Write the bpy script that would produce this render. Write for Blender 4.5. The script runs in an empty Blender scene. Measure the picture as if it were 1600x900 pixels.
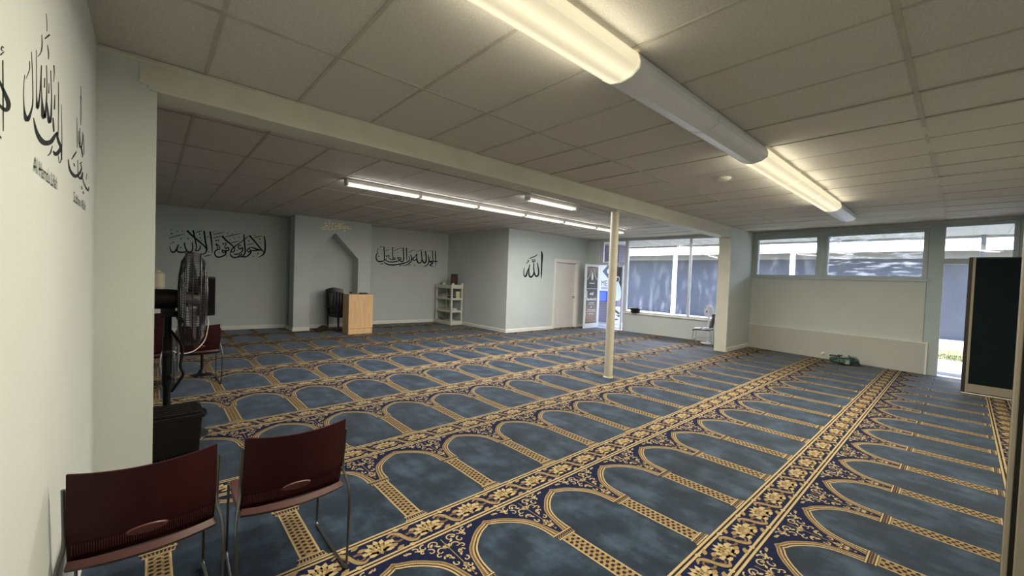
import bpy, math, random
import numpy as np
from mathutils import Vector, Matrix
random.seed(7)
C = bpy.context.scene.collection
SC = bpy.context.scene
PI = math.pi

# ------------------------------------------------------------------ camera, world, sun, exposure
F_PX, EYE = 632.0, 1.59
def _cam_axes():
    r = lambda x, y: np.array([(x - 800) / F_PX, (y - 450) / F_PX, 1.0])
    u = r(1506, 459); u /= np.linalg.norm(u)
    v = r(234, 412); v = v - u * (u @ v); v /= np.linalg.norm(v)
    d = np.cross(v, u)
    if d[1] < 0: d = -d
    return np.array([u, v, -d])
ROT = _cam_axes()                      # world = ROT @ (right, down, forward)
cam = bpy.data.cameras.new('camera'); cam_o = bpy.data.objects.new('camera', cam); C.objects.link(cam_o)
cam.sensor_width = 36; cam.lens = F_PX / 1600 * 36; cam.clip_start = 0.02; cam.clip_end = 200
m = Matrix.Identity(4)
for i in range(3):
    m[i][0] = ROT[i][0]; m[i][1] = -ROT[i][1]; m[i][2] = -ROT[i][2]
m[2][3] = EYE
cam_o.matrix_world = m
SC.camera = cam_o

SKY_STRENGTH, SUN_STRENGTH, EXPOSURE = 28.0, 48.0, 0.0
TUBE_WATTS, LENS_GLOW, FLANK_WATTS = 62.0, 1.0, 2.4
WARM, TUBE_COL, GLOW_COL = (1.0, 0.90, 0.66), (1.0, 0.965, 0.90), (1.0, 0.88, 0.60)
SC.view_settings.view_transform = 'Standard'
try: SC.view_settings.look = 'None'
except Exception: pass
SC.view_settings.gamma = 1.0
SC.view_settings.use_curve_mapping = False
SC.view_settings.exposure = EXPOSURE
SC.cycles.max_bounces = 12
SC.cycles.diffuse_bounces = 8
SC.cycles.transparent_max_bounces = 24
SC.cycles.sample_clamp_indirect = 6.0
SC.cycles.use_denoising = True
w = bpy.data.worlds.new('sky'); SC.world = w; w.use_nodes = True
nt = w.node_tree
sky = nt.nodes.new('ShaderNodeTexSky'); sky.sky_type = 'NISHITA'; sky.sun_disc = False
sky.sun_elevation = math.radians(48); sky.sun_rotation = math.radians(60); sky.dust_density = 2.0
bg = nt.nodes['Background']; bg.inputs[1].default_value = SKY_STRENGTH * 0.12
nt.links.new(sky.outputs[0], bg.inputs[0])
sun = bpy.data.lights.new('sun', 'SUN'); sun.energy = SUN_STRENGTH; sun.angle = 0.01; sun.color = (1, .95, .86)
sun_o = bpy.data.objects.new('sun', sun); C.objects.link(sun_o)
sun_o.rotation_euler = (Vector((.37, 0.06, -0.93)).to_track_quat('-Z', 'Y')).to_euler()
sun_o.location = (5, 2, 12)

# ------------------------------------------------------------------ pixel -> plane
def at(p, P0, n):
    d = ROT @ np.array([(p[0] - 800) / F_PX, (p[1] - 450) / F_PX, 1.0])
    o = np.array([0, 0, EYE]); P0 = np.array(P0, float); n = np.array(n, float)
    return Vector(o + d * (((P0 - o) @ n) / (d @ n)))

# ------------------------------------------------------------------ materials
MATS = {}
def mat(name, col, rough=0.6, metal=0.0, spec=0.5, noise=None, bump=None, sheen=0.0, emit=None, coat=0.0):
    """noise=(scale, amount[, detail]) varies the tone; bump=(scale, strength)"""
    if name in MATS: return MATS[name]
    M = bpy.data.materials.new(name); M.use_nodes = True
    t = M.node_tree; b = t.nodes['Principled BSDF']
    b.inputs['Base Color'].default_value = (*col, 1); b.inputs['Roughness'].default_value = rough
    b.inputs['Metallic'].default_value = metal; b.inputs['Specular IOR Level'].default_value = spec
    b.inputs['Coat Weight'].default_value = coat
    if sheen:
        b.inputs['Sheen Weight'].default_value = sheen; b.inputs['Sheen Roughness'].default_value = 0.5
    if emit:
        b.inputs['Emission Color'].default_value = (*emit[0], 1); b.inputs['Emission Strength'].default_value = emit[1]
    geo = t.nodes.new('ShaderNodeNewGeometry') if (noise or bump) else None
    if noise:
        n = t.nodes.new('ShaderNodeTexNoise'); n.inputs['Scale'].default_value = noise[0]
        n.inputs['Detail'].default_value = noise[2] if len(noise) > 2 else 4
        t.links.new(geo.outputs['Position'], n.inputs['Vector'])
        mr = t.nodes.new('ShaderNodeMapRange'); mr.inputs[1].default_value = .3; mr.inputs[2].default_value = .7
        mr.inputs[3].default_value = 1 - noise[1]; mr.inputs[4].default_value = 1 + noise[1]
        t.links.new(n.outputs[0], mr.inputs[0])
        mx = t.nodes.new('ShaderNodeVectorMath'); mx.operation = 'SCALE'; mx.inputs[0].default_value = col
        t.links.new(mr.outputs[0], mx.inputs['Scale']); t.links.new(mx.outputs[0], b.inputs['Base Color'])
    if bump:
        n = t.nodes.new('ShaderNodeTexNoise'); n.inputs['Scale'].default_value = bump[0]; n.inputs['Detail'].default_value = 3
        t.links.new(geo.outputs['Position'], n.inputs['Vector'])
        bp = t.nodes.new('ShaderNodeBump'); bp.inputs['Strength'].default_value = bump[1]; bp.inputs['Distance'].default_value = .01
        t.links.new(n.outputs[0], bp.inputs['Height']); t.links.new(bp.outputs[0], b.inputs['Normal'])
    MATS[name] = M
    return M

PAINT = mat('wall_paint', (.53, .57, .565), .75, noise=(1.5, .03), bump=(60, .08))
PAINT_SHADE = mat('knee_panel_paint', (.47, .48, .46), .7, noise=(2, .03), bump=(60, .08))
PAINT_FRAME = mat('window_frame_paint', (.42, .49, .52), .55, noise=(4, .04))
TRIMW = mat('trim_white', (.74, .73, .68), .5, noise=(6, .03))
BEAMP = mat('beam_paint', (.56, .56, .49), .6, noise=(4, .05), bump=(30, .06))
DOORW = mat('door_white', (.72, .70, .70), .45, noise=(3, .03))
TILE_M = mat('ceiling_tile', (.56, .54, .51), .9, noise=(90, .10, 2), bump=(140, .35))
TBAR_M = mat('ceiling_tbar', (.42, .40, .35), .6, noise=(8, .1))
BLACKP = mat('black_plastic', (.006, .006, .006), .42, spec=.28, noise=(20, .2))
BLACKM = mat('black_metal', (.02, .02, .022), .35, metal=.6)
CHROME = mat('chrome', (.42, .42, .42), .28, metal=1.0)
STEEL = mat('steel_wire', (.17, .17, .17), .30, metal=1.0)
ALU = mat('aluminium_frame', (.62, .64, .68), .4, metal=.35)
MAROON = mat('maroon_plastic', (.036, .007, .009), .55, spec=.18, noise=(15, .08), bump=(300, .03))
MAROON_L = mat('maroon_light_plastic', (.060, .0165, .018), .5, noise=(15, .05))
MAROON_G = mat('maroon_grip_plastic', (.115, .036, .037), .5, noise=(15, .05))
INK = mat('black_vinyl', (.006, .006, .008), .6, spec=.2)
INK_D = INK
GOLDV = mat('gold_vinyl', (.98, .88, .58), .45, noise=(40, .1))
WOOD = None

def wood(name, c1, c2, scale=6.0):
    M = bpy.data.materials.new(name); M.use_nodes = True; t = M.node_tree; b = t.nodes['Principled BSDF']
    g = t.nodes.new('ShaderNodeNewGeometry'); mp = t.nodes.new('ShaderNodeMapping'); mp.inputs['Scale'].default_value = (scale * 6, scale * 6, scale * .5)
    n = t.nodes.new('ShaderNodeTexNoise'); n.inputs['Scale'].default_value = 1.0; n.inputs['Detail'].default_value = 5
    cr = t.nodes.new('ShaderNodeValToRGB'); cr.color_ramp.elements[0].position = .35; cr.color_ramp.elements[1].position = .7
    cr.color_ramp.elements[0].color = (*c1, 1); cr.color_ramp.elements[1].color = (*c2, 1)
    t.links.new(g.outputs['Position'], mp.inputs[0]); t.links.new(mp.outputs[0], n.inputs['Vector'])
    t.links.new(n.outputs[0], cr.inputs[0]); t.links.new(cr.outputs[0], b.inputs['Base Color']); b.inputs['Roughness'].default_value = .45
    MATS[name] = M
    return M
WOOD = wood('maple_veneer', (.66, .41, .20), (.80, .53, .28))
DARKWOOD = wood('dark_wood', (.012, .007, .005), (.035, .020, .014), 3)

def glass(name, smear=0.06, tint=(.95, .97, 1.0), streak=(6, 6, 2)):
    """thin pane: clear with a fresnel reflection and cloudy smears of dirt"""
    M = bpy.data.materials.new(name); M.use_nodes = True; t = M.node_tree
    for nd in list(t.nodes): t.nodes.remove(nd)
    out = t.nodes.new('ShaderNodeOutputMaterial'); tr = t.nodes.new('ShaderNodeBsdfTransparent'); tr.inputs[0].default_value = (*tint, 1)
    gl = t.nodes.new('ShaderNodeBsdfGlossy'); gl.inputs['Roughness'].default_value = .02
    fr = t.nodes.new('ShaderNodeFresnel'); fr.inputs[0].default_value = 1.3
    mx = t.nodes.new('ShaderNodeMixShader'); t.links.new(fr.outputs[0], mx.inputs[0]); t.links.new(tr.outputs[0], mx.inputs[1]); t.links.new(gl.outputs[0], mx.inputs[2])
    df = t.nodes.new('ShaderNodeBsdfTranslucent'); df.inputs[0].default_value = (.8, .82, .9, 1)
    g = t.nodes.new('ShaderNodeNewGeometry'); mp = t.nodes.new('ShaderNodeMapping'); mp.inputs['Scale'].default_value = streak
    n = t.nodes.new('ShaderNodeTexNoise'); n.inputs['Scale'].default_value = 1; n.inputs['Detail'].default_value = 6
    mr = t.nodes.new('ShaderNodeMapRange'); mr.inputs[1].default_value = .5; mr.inputs[2].default_value = .75; mr.inputs[4].default_value = smear
    t.links.new(g.outputs['Position'], mp.inputs[0]); t.links.new(mp.outputs[0], n.inputs['Vector']); t.links.new(n.outputs[0], mr.inputs[0])
    m2 = t.nodes.new('ShaderNodeMixShader'); t.links.new(mr.outputs[0], m2.inputs[0]); t.links.new(mx.outputs[0], m2.inputs[1]); t.links.new(df.outputs[0], m2.inputs[2])
    t.links.new(m2.outputs[0], out.inputs[0])
    MATS[name] = M
    return M
GLASS = glass('window_glass', .10)
GLASS_DIRTY = glass('smeared_window_glass', .75, streak=(3, 3, 16))

# ------------------------------------------------------------------ mesh builder
class MB:
    def __init__(s): s.v = []; s.f = []; s.m = []; s.fr = None
    def add(s, vs, fs, mi=0, raw=False):
        o = len(s.v)
        if s.fr and not raw: vs = [s.fr(p) for p in vs]
        s.v += [tuple(p) for p in vs]; s.f += [[i + o for i in f] for f in fs]; s.m += [mi] * len(fs)
        return s
    def box(s, x0, x1, y0, y1, z0, z1, mi=0, M=None):
        vs = [Vector((x, y, z)) for z in (z0, z1) for y in (y0, y1) for x in (x0, x1)]
        if M is not None: vs = [M @ p for p in vs]
        return s.add(vs, [(0, 2, 3, 1), (4, 5, 7, 6), (0, 1, 5, 4), (2, 6, 7, 3), (0, 4, 6, 2), (1, 3, 7, 5)], mi)
    def prism(s, pts, ax, a0, a1, mi=0):
        """pts: 2D outline; ax: axis of extrusion (0,1,2)"""
        def P(p, a):
            q = [p[0], p[1]]; q.insert(ax, a); return tuple(q)
        n = len(pts); vs = [P(p, a0) for p in pts] + [P(p, a1) for p in pts]
        fs = [list(range(n))[::-1], list(range(n, 2 * n))] + [(i, (i + 1) % n, n + (i + 1) % n, n + i) for i in range(n)]
        return s.add(vs, fs, mi)
    def tube(s, pts, r, n=8, mi=0, closed=False, caps=True):
        pts = [Vector(p) for p in pts]; N = len(pts); rr = r if isinstance(r, (list, tuple)) else [r] * N
        T = []
        for i in range(N):
            a = pts[i - 1] if (i > 0 or closed) else pts[i]; b = pts[(i + 1) % N] if (i < N - 1 or closed) else pts[i]
            T.append((b - a).normalized() if (b - a).length > 1e-9 else Vector((0, 0, 1)))
        u = T[0].orthogonal().normalized(); vs = []
        for i in range(N):
            u = (u - T[i] * u.dot(T[i])); u = u.normalized() if u.length > 1e-6 else T[i].orthogonal().normalized()
            w_ = T[i].cross(u)
            for k in range(n):
                a = 2 * PI * k / n; vs.append(pts[i] + (u * math.cos(a) + w_ * math.sin(a)) * rr[i])
        fs = []
        for i in range(N if closed else N - 1):
            j = (i + 1) % N
            for k in range(n): fs.append((i * n + k, i * n + (k + 1) % n, j * n + (k + 1) % n, j * n + k))
        if caps and not closed: fs += [list(range(n))[::-1], [(N - 1) * n + k for k in range(n)]]
        return s.add(vs, fs, mi)
    def lathe(s, prof, c=(0, 0, 0), n=24, mi=0, axis=(0, 0, 1)):
        """prof: [(radius, height)] around axis through c"""
        a = Vector(axis).normalized(); u = a.orthogonal().normalized(); w_ = a.cross(u); c = Vector(c); vs = []
        for r, h in prof:
            for k in range(n):
                t = 2 * PI * k / n; vs.append(c + a * h + (u * math.cos(t) + w_ * math.sin(t)) * r)
        fs = [(i * n + k, i * n + (k + 1) % n, (i + 1) * n + (k + 1) % n, (i + 1) * n + k) for i in range(len(prof) - 1) for k in range(n)]
        if prof[0][0] > 1e-6: fs.append(list(range(n))[::-1])
        if prof[-1][0] > 1e-6: fs.append([(len(prof) - 1) * n + k for k in range(n)])
        return s.add(vs, fs, mi)
    def sheet(s, fn, nu, nv, th, mi=0):
        """closed shell: fn(u,v) for u,v in 0..1, thickened along the normal by th"""
        P = [[Vector(fn(i / nu, j / nv)) for i in range(nu + 1)] for j in range(nv + 1)]
        Nn = [[None] * (nu + 1) for _ in range(nv + 1)]
        for j in range(nv + 1):
            for i in range(nu + 1):
                du = P[j][min(i + 1, nu)] - P[j][max(i - 1, 0)]; dv = P[min(j + 1, nv)][i] - P[max(j - 1, 0)][i]
                Nn[j][i] = du.cross(dv).normalized()
        W = nu + 1; vs = [P[j][i] for j in range(nv + 1) for i in range(W)] + [P[j][i] - Nn[j][i] * th for j in range(nv + 1) for i in range(W)]
        o = W * (nv + 1); fs = []
        for j in range(nv):
            for i in range(nu):
                a = j * W + i; fs.append((a, a + 1, a + W + 1, a + W)); fs.append((o + a, o + a + W, o + a + W + 1, o + a + 1))
        ring = [i for i in range(W)] + [j * W + nu for j in range(1, nv + 1)] + [nv * W + i for i in range(nu - 1, -1, -1)] + [j * W for j in range(nv - 1, 0, -1)]
        for k in range(len(ring)):
            a, b = ring[k], ring[(k + 1) % len(ring)]; fs.append((b, a, o + a, o + b))
        return s.add(vs, fs, mi)
    def build(s, name, mats, parent=None, smooth=False, bevel=0.0, seg=2):
        me = bpy.data.meshes.new(name); me.from_pydata(s.v, [], s.f)
        for M in (mats if isinstance(mats, (list, tuple)) else [mats]): me.materials.append(M)
        me.polygons.foreach_set('material_index', s.m)
        if smooth: me.polygons.foreach_set('use_smooth', [True] * len(s.f))
        me.update()
        o = bpy.data.objects.new(name, me); C.objects.link(o)
        if parent: o.parent = parent
        if bevel:
            b = o.modifiers.new('bevel', 'BEVEL'); b.width = bevel; b.segments = seg; b.limit_method = 'ANGLE'; b.angle_limit = math.radians(40)
        if smooth:
            try:
                me.set_sharp_from_angle(angle=math.radians(40))
            except Exception: pass
        return o

def tag(o, label=None, cat=None, group=None, kind=None):
    for k, v in (('label', label), ('category', cat), ('group', group), ('kind', kind)):
        if v: o[k] = v
    return o
def empty(name, loc=(0, 0, 0), rz=0.0, label=None, cat=None, group=None):
    o = bpy.data.objects.new(name, None); C.objects.link(o); o.location = loc; o.rotation_euler = (0, 0, rz); o.empty_display_size = .1
    return tag(o, label, cat, group)
def struct(o): o['kind'] = 'structure'; return o
def copy_tree(o, loc=None, rz=None, label=None, group=None, parent=None):
    c = o.copy(); C.objects.link(c)
    if parent: c.parent = parent
    for ch in o.children: copy_tree(ch, parent=c)
    if loc is not None: c.location = loc
    if rz is not None: c.rotation_euler = (0, 0, rz)
    if label: c['label'] = label
    if group: c['group'] = group
    return c
def fillet(pts, r, n=4):
    pts = [Vector(p) for p in pts]; out = [pts[0]]
    for i in range(1, len(pts) - 1):
        a, b, c = pts[i - 1], pts[i], pts[i + 1]
        d1 = (a - b); d2 = (c - b); q = min(r, d1.length * .45, d2.length * .45)
        p0 = b + d1.normalized() * q; p2 = b + d2.normalized() * q
        for k in range(n + 1):
            t = k / n; out.append(p0 * (1 - t) ** 2 + b * 2 * t * (1 - t) + p2 * t * t)
    return out + [pts[-1]]
def catmull(pts, n=6):
    """pts: tuples of equal length; returns a smooth resampling"""
    P = [np.array(p, float) for p in pts]
    if len(P) < 3: return [tuple(P[0] * (1 - k / n) + P[1] * k / n) for k in range(n + 1)]
    P = [2 * P[0] - P[1]] + P + [2 * P[-1] - P[-2]]; out = []
    for i in range(1, len(P) - 2):
        for k in range(n):
            t = k / n; a, b, c, d = P[i - 1:i + 3]
            out.append(tuple(.5 * (2 * b + (c - a) * t + (2 * a - 5 * b + 4 * c - d) * t * t + (3 * b - a - 3 * c + d) * t ** 3)))
    return out + [tuple(P[-2])]
def text_mesh(body, size, name='text'):
    cu = bpy.data.curves.new(name, 'FONT'); cu.body = body; cu.size = size; cu.resolution_u = 3; cu.align_x = 'LEFT'
    o = bpy.data.objects.new(name, cu); C.objects.link(o)
    bpy.context.view_layer.update()
    dg = bpy.context.evaluated_depsgraph_get(); me = bpy.data.meshes.new_from_object(o.evaluated_get(dg))
    vs = [v.co.copy() for v in me.vertices]; fs = [list(p.vertices) for p in me.polygons]
    bpy.data.objects.remove(o); bpy.data.curves.remove(cu); bpy.data.meshes.remove(me)
    return vs, fs

# ------------------------------------------------------------------ room dimensions (metres)
H = 2.955                               # ceiling
XL = -0.262                             # near left wall
BY0, BY1 = 3.705, 3.967                 # beam / dividing wall
JX = 0.024                              # jamb
SX = 10.19                              # stub at the window wall
XBL = -1.6                              # back room left wall
YR = -0.95                              # right wall
CX, CY = 7.53, 8.618                    # closet corner
def back_y(x): return 12.33 - .092 * (x - .95)

class Frame:                            # a wall's own frame: s along it, d outwards, z up
    def __init__(s, a, b):
        s.A = Vector((*a, 0)); s.t = (Vector((*b, 0)) - s.A).normalized(); s.n = Vector((s.t.y, -s.t.x, 0)); s.L = (Vector((*b, 0)) - s.A).length
    def __call__(s, p): return s.A + s.t * p[0] + s.n * p[1] + Vector((0, 0, p[2]))
    def s_of(s, p): q = at(p, s.A, s.n) - s.A; return q.dot(s.t)
    def rot(s): return math.atan2(s.t.y, s.t.x)
FW = Frame((11.225, .42), (11.72, BY0))          # front room window wall
LW = Frame((11.62, BY1), (11.17, CY))            # back room window wall

# ------------------------------------------------------------------ floor: patterned prayer carpet
TEAL = None
def carpet_teal():
    M = bpy.data.materials.new('carpet_teal'); M.use_nodes = True; t = M.node_tree; b = t.nodes['Principled BSDF']
    g = t.nodes.new('ShaderNodeNewGeometry')
    n1 = t.nodes.new('ShaderNodeTexNoise'); n1.inputs['Scale'].default_value = 4.2; n1.inputs['Detail'].default_value = 7; n1.inputs['Roughness'].default_value = .6
    mp = t.nodes.new('ShaderNodeMapping'); mp.inputs['Rotation'].default_value = (0, 0, .5); mp.inputs['Scale'].default_value = (9, 1.6, 1)
    n2 = t.nodes.new('ShaderNodeTexNoise'); n2.inputs['Scale'].default_value = 1.0; n2.inputs['Detail'].default_value = 3; n2.inputs['Distortion'].default_value = .6
    t.links.new(g.outputs['Position'], n1.inputs['Vector']); t.links.new(g.outputs['Position'], mp.inputs[0]); t.links.new(mp.outputs[0], n2.inputs['Vector'])
    ad = t.nodes.new('ShaderNodeMath'); ad.operation = 'MULTIPLY_ADD'; ad.inputs[1].default_value = .45
    t.links.new(n2.outputs[0], ad.inputs[0]); t.links.new(n1.outputs[0], ad.inputs[2])
    cr = t.nodes.new('ShaderNodeValToRGB'); e = cr.color_ramp.elements
    e[0].position = .53; e[0].color = (.0025, .008, .018, 1); e[1].position = .94; e[1].color = (.036, .062, .105, 1)
    k = cr.color_ramp.elements.new(.70); k.color = (.0078, .0185, .037, 1)
    t.links.new(ad.outputs[0], cr.inputs[0]); t.links.new(cr.outputs[0], b.inputs['Base Color'])
    b.inputs['Roughness'].default_value = .85; b.inputs['Specular IOR Level'].default_value = .25
    b.inputs['Sheen Weight'].default_value = .28; b.inputs['Sheen Roughness'].default_value = .35; b.inputs['Sheen Tint'].default_value = (.75, .85, 1, 1)
    nb = t.nodes.new('ShaderNodeTexNoise'); nb.inputs['Scale'].default_value = 400; bp = t.nodes.new('ShaderNodeBump'); bp.inputs['Strength'].default_value = .3; bp.inputs['Distance'].default_value = .004
    t.links.new(g.outputs['Position'], nb.inputs['Vector']); t.links.new(nb.outputs[0], bp.inputs['Height']); t.links.new(bp.outputs[0], b.inputs['Normal'])
    return M
def build_floor():
    teal = carpet_teal()
    navy = mat('carpet_navy', (.006, .009, .038), .95, spec=.15, noise=(30, .2))
    gold = mat('carpet_gold', (.26, .18, .085), .85, noise=(60, .15), spec=.2)
    light = mat('carpet_light_gold', (.40, .31, .17), .85, noise=(60, .12), spec=.2)
    brown = mat('carpet_brown', (.13, .080, .042), .85, noise=(60, .2), spec=.2)
    dark = mat('carpet_dark_brown', (.018, .011, .016), .9, spec=.15)
    TE, NA, GO, LI, BR, DK = range(6)
    X0, X1, Y0, Y1 = XBL - .1, 11.9, YR - .1, 12.7
    b = MB()
    b.add([(X0, Y0, -.02), (X1, Y0, -.02), (X1, Y1, -.02), (X0, Y1, -.02), (X0, Y0, 0), (X1, Y0, 0), (X1, Y1, 0), (X0, Y1, 0)],
          [(3, 2, 1, 0), (4, 5, 6, 7), (0, 1, 5, 4), (1, 2, 6, 5), (2, 3, 7, 6), (3, 0, 4, 7)], TE)
    LZ = .0004
    # ---- artwork of one arch module, drawn around (0,0) = apex u, lower edge of flower band
    art = []                                            # (points, layer, material)
    def poly(pts, lay, mi): art.append(([(p[0], p[1]) for p in pts], lay, mi))
    def ribbon(pts, wd, lay, mi, sm=True, n=4):
        p = catmull([(q[0], q[1], q[2] if len(q) > 2 else wd) for q in pts], n) if sm else [(q[0], q[1], q[2] if len(q) > 2 else wd) for q in pts]
        L, R_ = [], []
        for i in range(len(p)):
            a = np.array(p[max(i - 1, 0)][:2]); c = np.array(p[min(i + 1, len(p) - 1)][:2]); d = c - a; d /= (np.linalg.norm(d) + 1e-9)
            nn = np.array([-d[1], d[0]]) * p[i][2] / 2; q = np.array(p[i][:2]); L.append(tuple(q + nn)); R_.append(tuple(q - nn))
        for i in range(len(p) - 1): poly([R_[i], R_[i + 1], L[i + 1], L[i]], lay, mi)
    def blob(x, y, r, lay, mi, n=6, ry=None, rot=0.0):
        ry = ry or r; poly([(x + r * math.cos(2 * PI * k / n) * math.cos(rot) - ry * math.sin(2 * PI * k / n) * math.sin(rot),
                             y + r * math.cos(2 * PI * k / n) * math.sin(rot) + ry * math.sin(2 * PI * k / n) * math.cos(rot)) for k in range(n)], lay, mi)
    def petal(x, y, L, wd, a, lay, mi):
        d = np.array([math.cos(a), math.sin(a)]); e = np.array([-d[1], d[0]]); q = np.array([x, y])
        poly([tuple(q), tuple(q + d * L * .35 - e * wd / 2), tuple(q + d * L * .7 - e * wd * .42), tuple(q + d * L), tuple(q + d * L * .7 + e * wd * .42), tuple(q + d * L * .35 + e * wd / 2)], lay, mi)
    def spiral(x, y, r, a0, turns, s, wd, mi, lay=3):
        pts = []
        for k in range(11):
            t = k / 10; a = a0 + s * 2 * PI * turns * t; rr = r * (1.25 - 1.0 * t); pts.append((x + rr * math.cos(a), y + rr * math.sin(a), wd * (1.1 - .4 * t)))
        ribbon(pts, wd, lay, mi, sm=False)
    PITCH, PER, W2 = .632, 1.302, .255
    outer = [(0, -.043), (.03, -.062), (.085, -.085), (.14, -.122), (.178, -.157), (.22, -.197), (.25, -.248), (.27, -.315), (.285, -.385), (.296, -.432)]
    inner = [(0, -.086), (.025, -.100), (.067, -.118), (.12, -.154), (.158, -.188), (.195, -.23), (.222, -.285), (.237, -.345), (.242, -.40), (.243, -.432)]
    mid = [((a[0] + c[0]) / 2, (a[1] + c[1]) / 2) for a, c in zip(outer, inner)]
    so, si, smd = [catmull(q, 3) for q in (outer, inner, mid)]
    # navy spandrel between this arch and the next
    P = PITCH
    span = [(0, 0)] + [(x, y) for x, y in so] + [(P - x, y) for x, y in so[::-1]] + [(P, 0)]
    poly(span[::-1], 1, NA)
    for sg in (1, -1):                                  # arch border: brown strip, two pale outlines, a row of dots
        o_ = [(sg * x, y) for x, y in so]; i_ = [(sg * x, y) for x, y in si]; m_ = [(sg * x, y) for x, y in smd]
        for k in range(len(o_) - 1):
            q = [o_[k], i_[k], i_[k + 1], o_[k + 1]]; poly(q if sg < 0 else q[::-1], 2, BR)
        def shift(a, c, f): return [(p[0] * (1 - f) + q[0] * f, p[1] * (1 - f) + q[1] * f) for p, q in zip(a, c)]
        ribbon(o_, .007, 3, GO, sm=False); ribbon(i_, .011, 3, LI, sm=False); ribbon(shift(o_, i_, .80), .006, 3, DK, sm=False)
        for k in range(1, len(m_) - 1):
            for f in (0, .5):
                x = m_[k][0] * (1 - f) + m_[k + 1][0] * f; y = m_[k][1] * (1 - f) + m_[k + 1][1] * f
                blob(x, y, .0055, 3, LI, 5)
    hp = P / 2
    # spandrel scrolls, mirrored about the pillar
    for sg in (1, -1):
        X = lambda d: hp + sg * d
        for (d, y, r, a0, tn, s_) in [(.055, -.05, .030, 0, .85, 1), (.115, -.036, .024, 2, .8, -1), (.165, -.03, .018, 1, .8, 1), (.05, -.125, .028, 3, .85, -1), (.10, -.092, .022, 1.5, .8, 1),
                                      (.042, -.19, .022, 0, .85, 1), (.075, -.15, .017, 2.2, .8, -1), (.03, -.255, .018, 1, .8, -1), (.025, -.31, .015, 2, .8, 1), (.22, -.022, .010, .5, .9, -1), (.14, -.07, .012, 2.5, .9, -1)]:
            spiral(X(d), y, r, a0 if sg > 0 else PI - a0, tn, s_ * sg, .0085, LI)
        for (d, y, a) in [(.03, -.085, .6), (.085, -.06, 2.4), (.02, -.22, 1.0), (.13, -.05, .2), (.06, -.165, 3.9), (.012, -.36, 1.4), (.19, -.035, .4)]:
            petal(X(d), y, .034, .015, a if sg > 0 else PI - a, 3, LI)
    for a in range(6): petal(hp, -.105, .03, .014, a * PI / 3 + .5, 3, LI)
    ribbon([(hp, -.03), (hp, -.20), (hp, -.37)], .005, 3, GO); blob(hp, -.345, .011, 3, LI); blob(hp, -.385, .008, 3, GO); blob(hp, -.285, .010, 3, LI); blob(hp, -.105, .009, 4, BR)
    # capital, pillar, base
    hw = .054; ct, cb, pb, bb = -.432, -.490, -.996, -1.047
    def rect(x0, x1, y0, y1, lay, mi): poly([(x0, y0), (x1, y0), (x1, y1), (x0, y1)], lay, mi)
    for (y0, y1, h0, h1) in ((ct, cb, .084, .068), (pb, bb, .066, .080)):
        poly([(hp - h1, y1), (hp + h1, y1), (hp + h0, y0), (hp - h0, y0)], 2, DK)
        for k in range(4):
            y = y0 + (y1 - y0) * (k + .5) / 4; h_ = (h0 + (h1 - h0) * (k + .5) / 4)
            if k in (0, 3): rect(hp - h_, hp + h_, y - .0045, y + .0045, 3, LI)
            else:
                for q in range(9): petal(hp - h_ + .008 + q * 2 * h_ / 9, y - .006, .014, .007, PI / 3, 3, GO if k == 1 else LI)
    rect(hp - hw, hp + hw, pb, cb, 2, GO); rect(hp - hw, hp - hw + .008, pb, cb, 3, LI); rect(hp + hw - .008, hp + hw, pb, cb, 3, LI)
    nr = 14; st = (cb - pb) / nr
    for k in range(nr):
        y = pb + (k + .5) * st
        for q, dx in enumerate((-.031, 0, .031)):
            yy = y + (st / 2 if q == 1 else 0)
            if yy > cb - .008: continue
            blob(hp + dx, yy, .0125, 3, DK, 6, .0115)
            if q != 1: blob(hp + dx * .5, yy + st * .25, .0045, 3, BR, 5, .0075, .6 if q else -.6)
    # flower band: alternating big lotus and scrolls
    for fx in (0, hp):
        fy = W2 * .50; up = 1
        for a in np.linspace(-PI * .12, PI * 1.12, 9): petal(fx, fy - .022, .098 if abs(a - PI / 2) < 1.3 else .082, .042, a, 3, LI)
        for a in np.linspace(PI * .1, PI * .9, 5): petal(fx, fy - .02, .062, .028, a, 4, GO)
        for a in np.linspace(PI * .22, PI * .78, 3): petal(fx, fy - .022, .036, .017, a, 5, LI)
        for a in (PI * 1.25, PI * 1.5, PI * 1.75): petal(fx, fy - .022, .042, .022, a, 3, GO)
        blob(fx, fy - .03, .014, 5, LI, 7); blob(fx, fy - .03, .006, 6, BR, 6)
        mx = fx + hp / 2
        ribbon([(mx - .085, fy + .055, .010), (mx - .05, fy + .07, .020), (mx - .015, fy + .045, .025), (mx, fy, .026), (mx + .018, fy - .045, .025), (mx + .05, fy - .066, .020), (mx + .082, fy - .05, .010)], .014, 2.6, GO)
        spiral(mx - .038, fy + .022, .034, -1.0, .9, -1, .015, BR, 2.3); spiral(mx + .040, fy - .022, .034, 2.1, .9, -1, .015, BR, 2.3)
        for (dx, dy, a, L) in [(.022, .062, .5, .05), (.045, .03, .1, .045), (-.03, -.062, 3.6, .05), (-.05, -.03, 3.2, .045), (.0, .075, 2.2, .03), (0, -.075, 5.3, .03), (-.062, .0, 2.4, .03), (.062, .0, 5.5, .03)]:
            petal(mx + dx, fy + dy, L * 1.2, .030, a, 4, GO if dx * dy > 0 else LI)
    # ---- tile the artwork
    V = []; Fc = []; Mi = []
    u0, v0 = .365, 2.055
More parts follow.
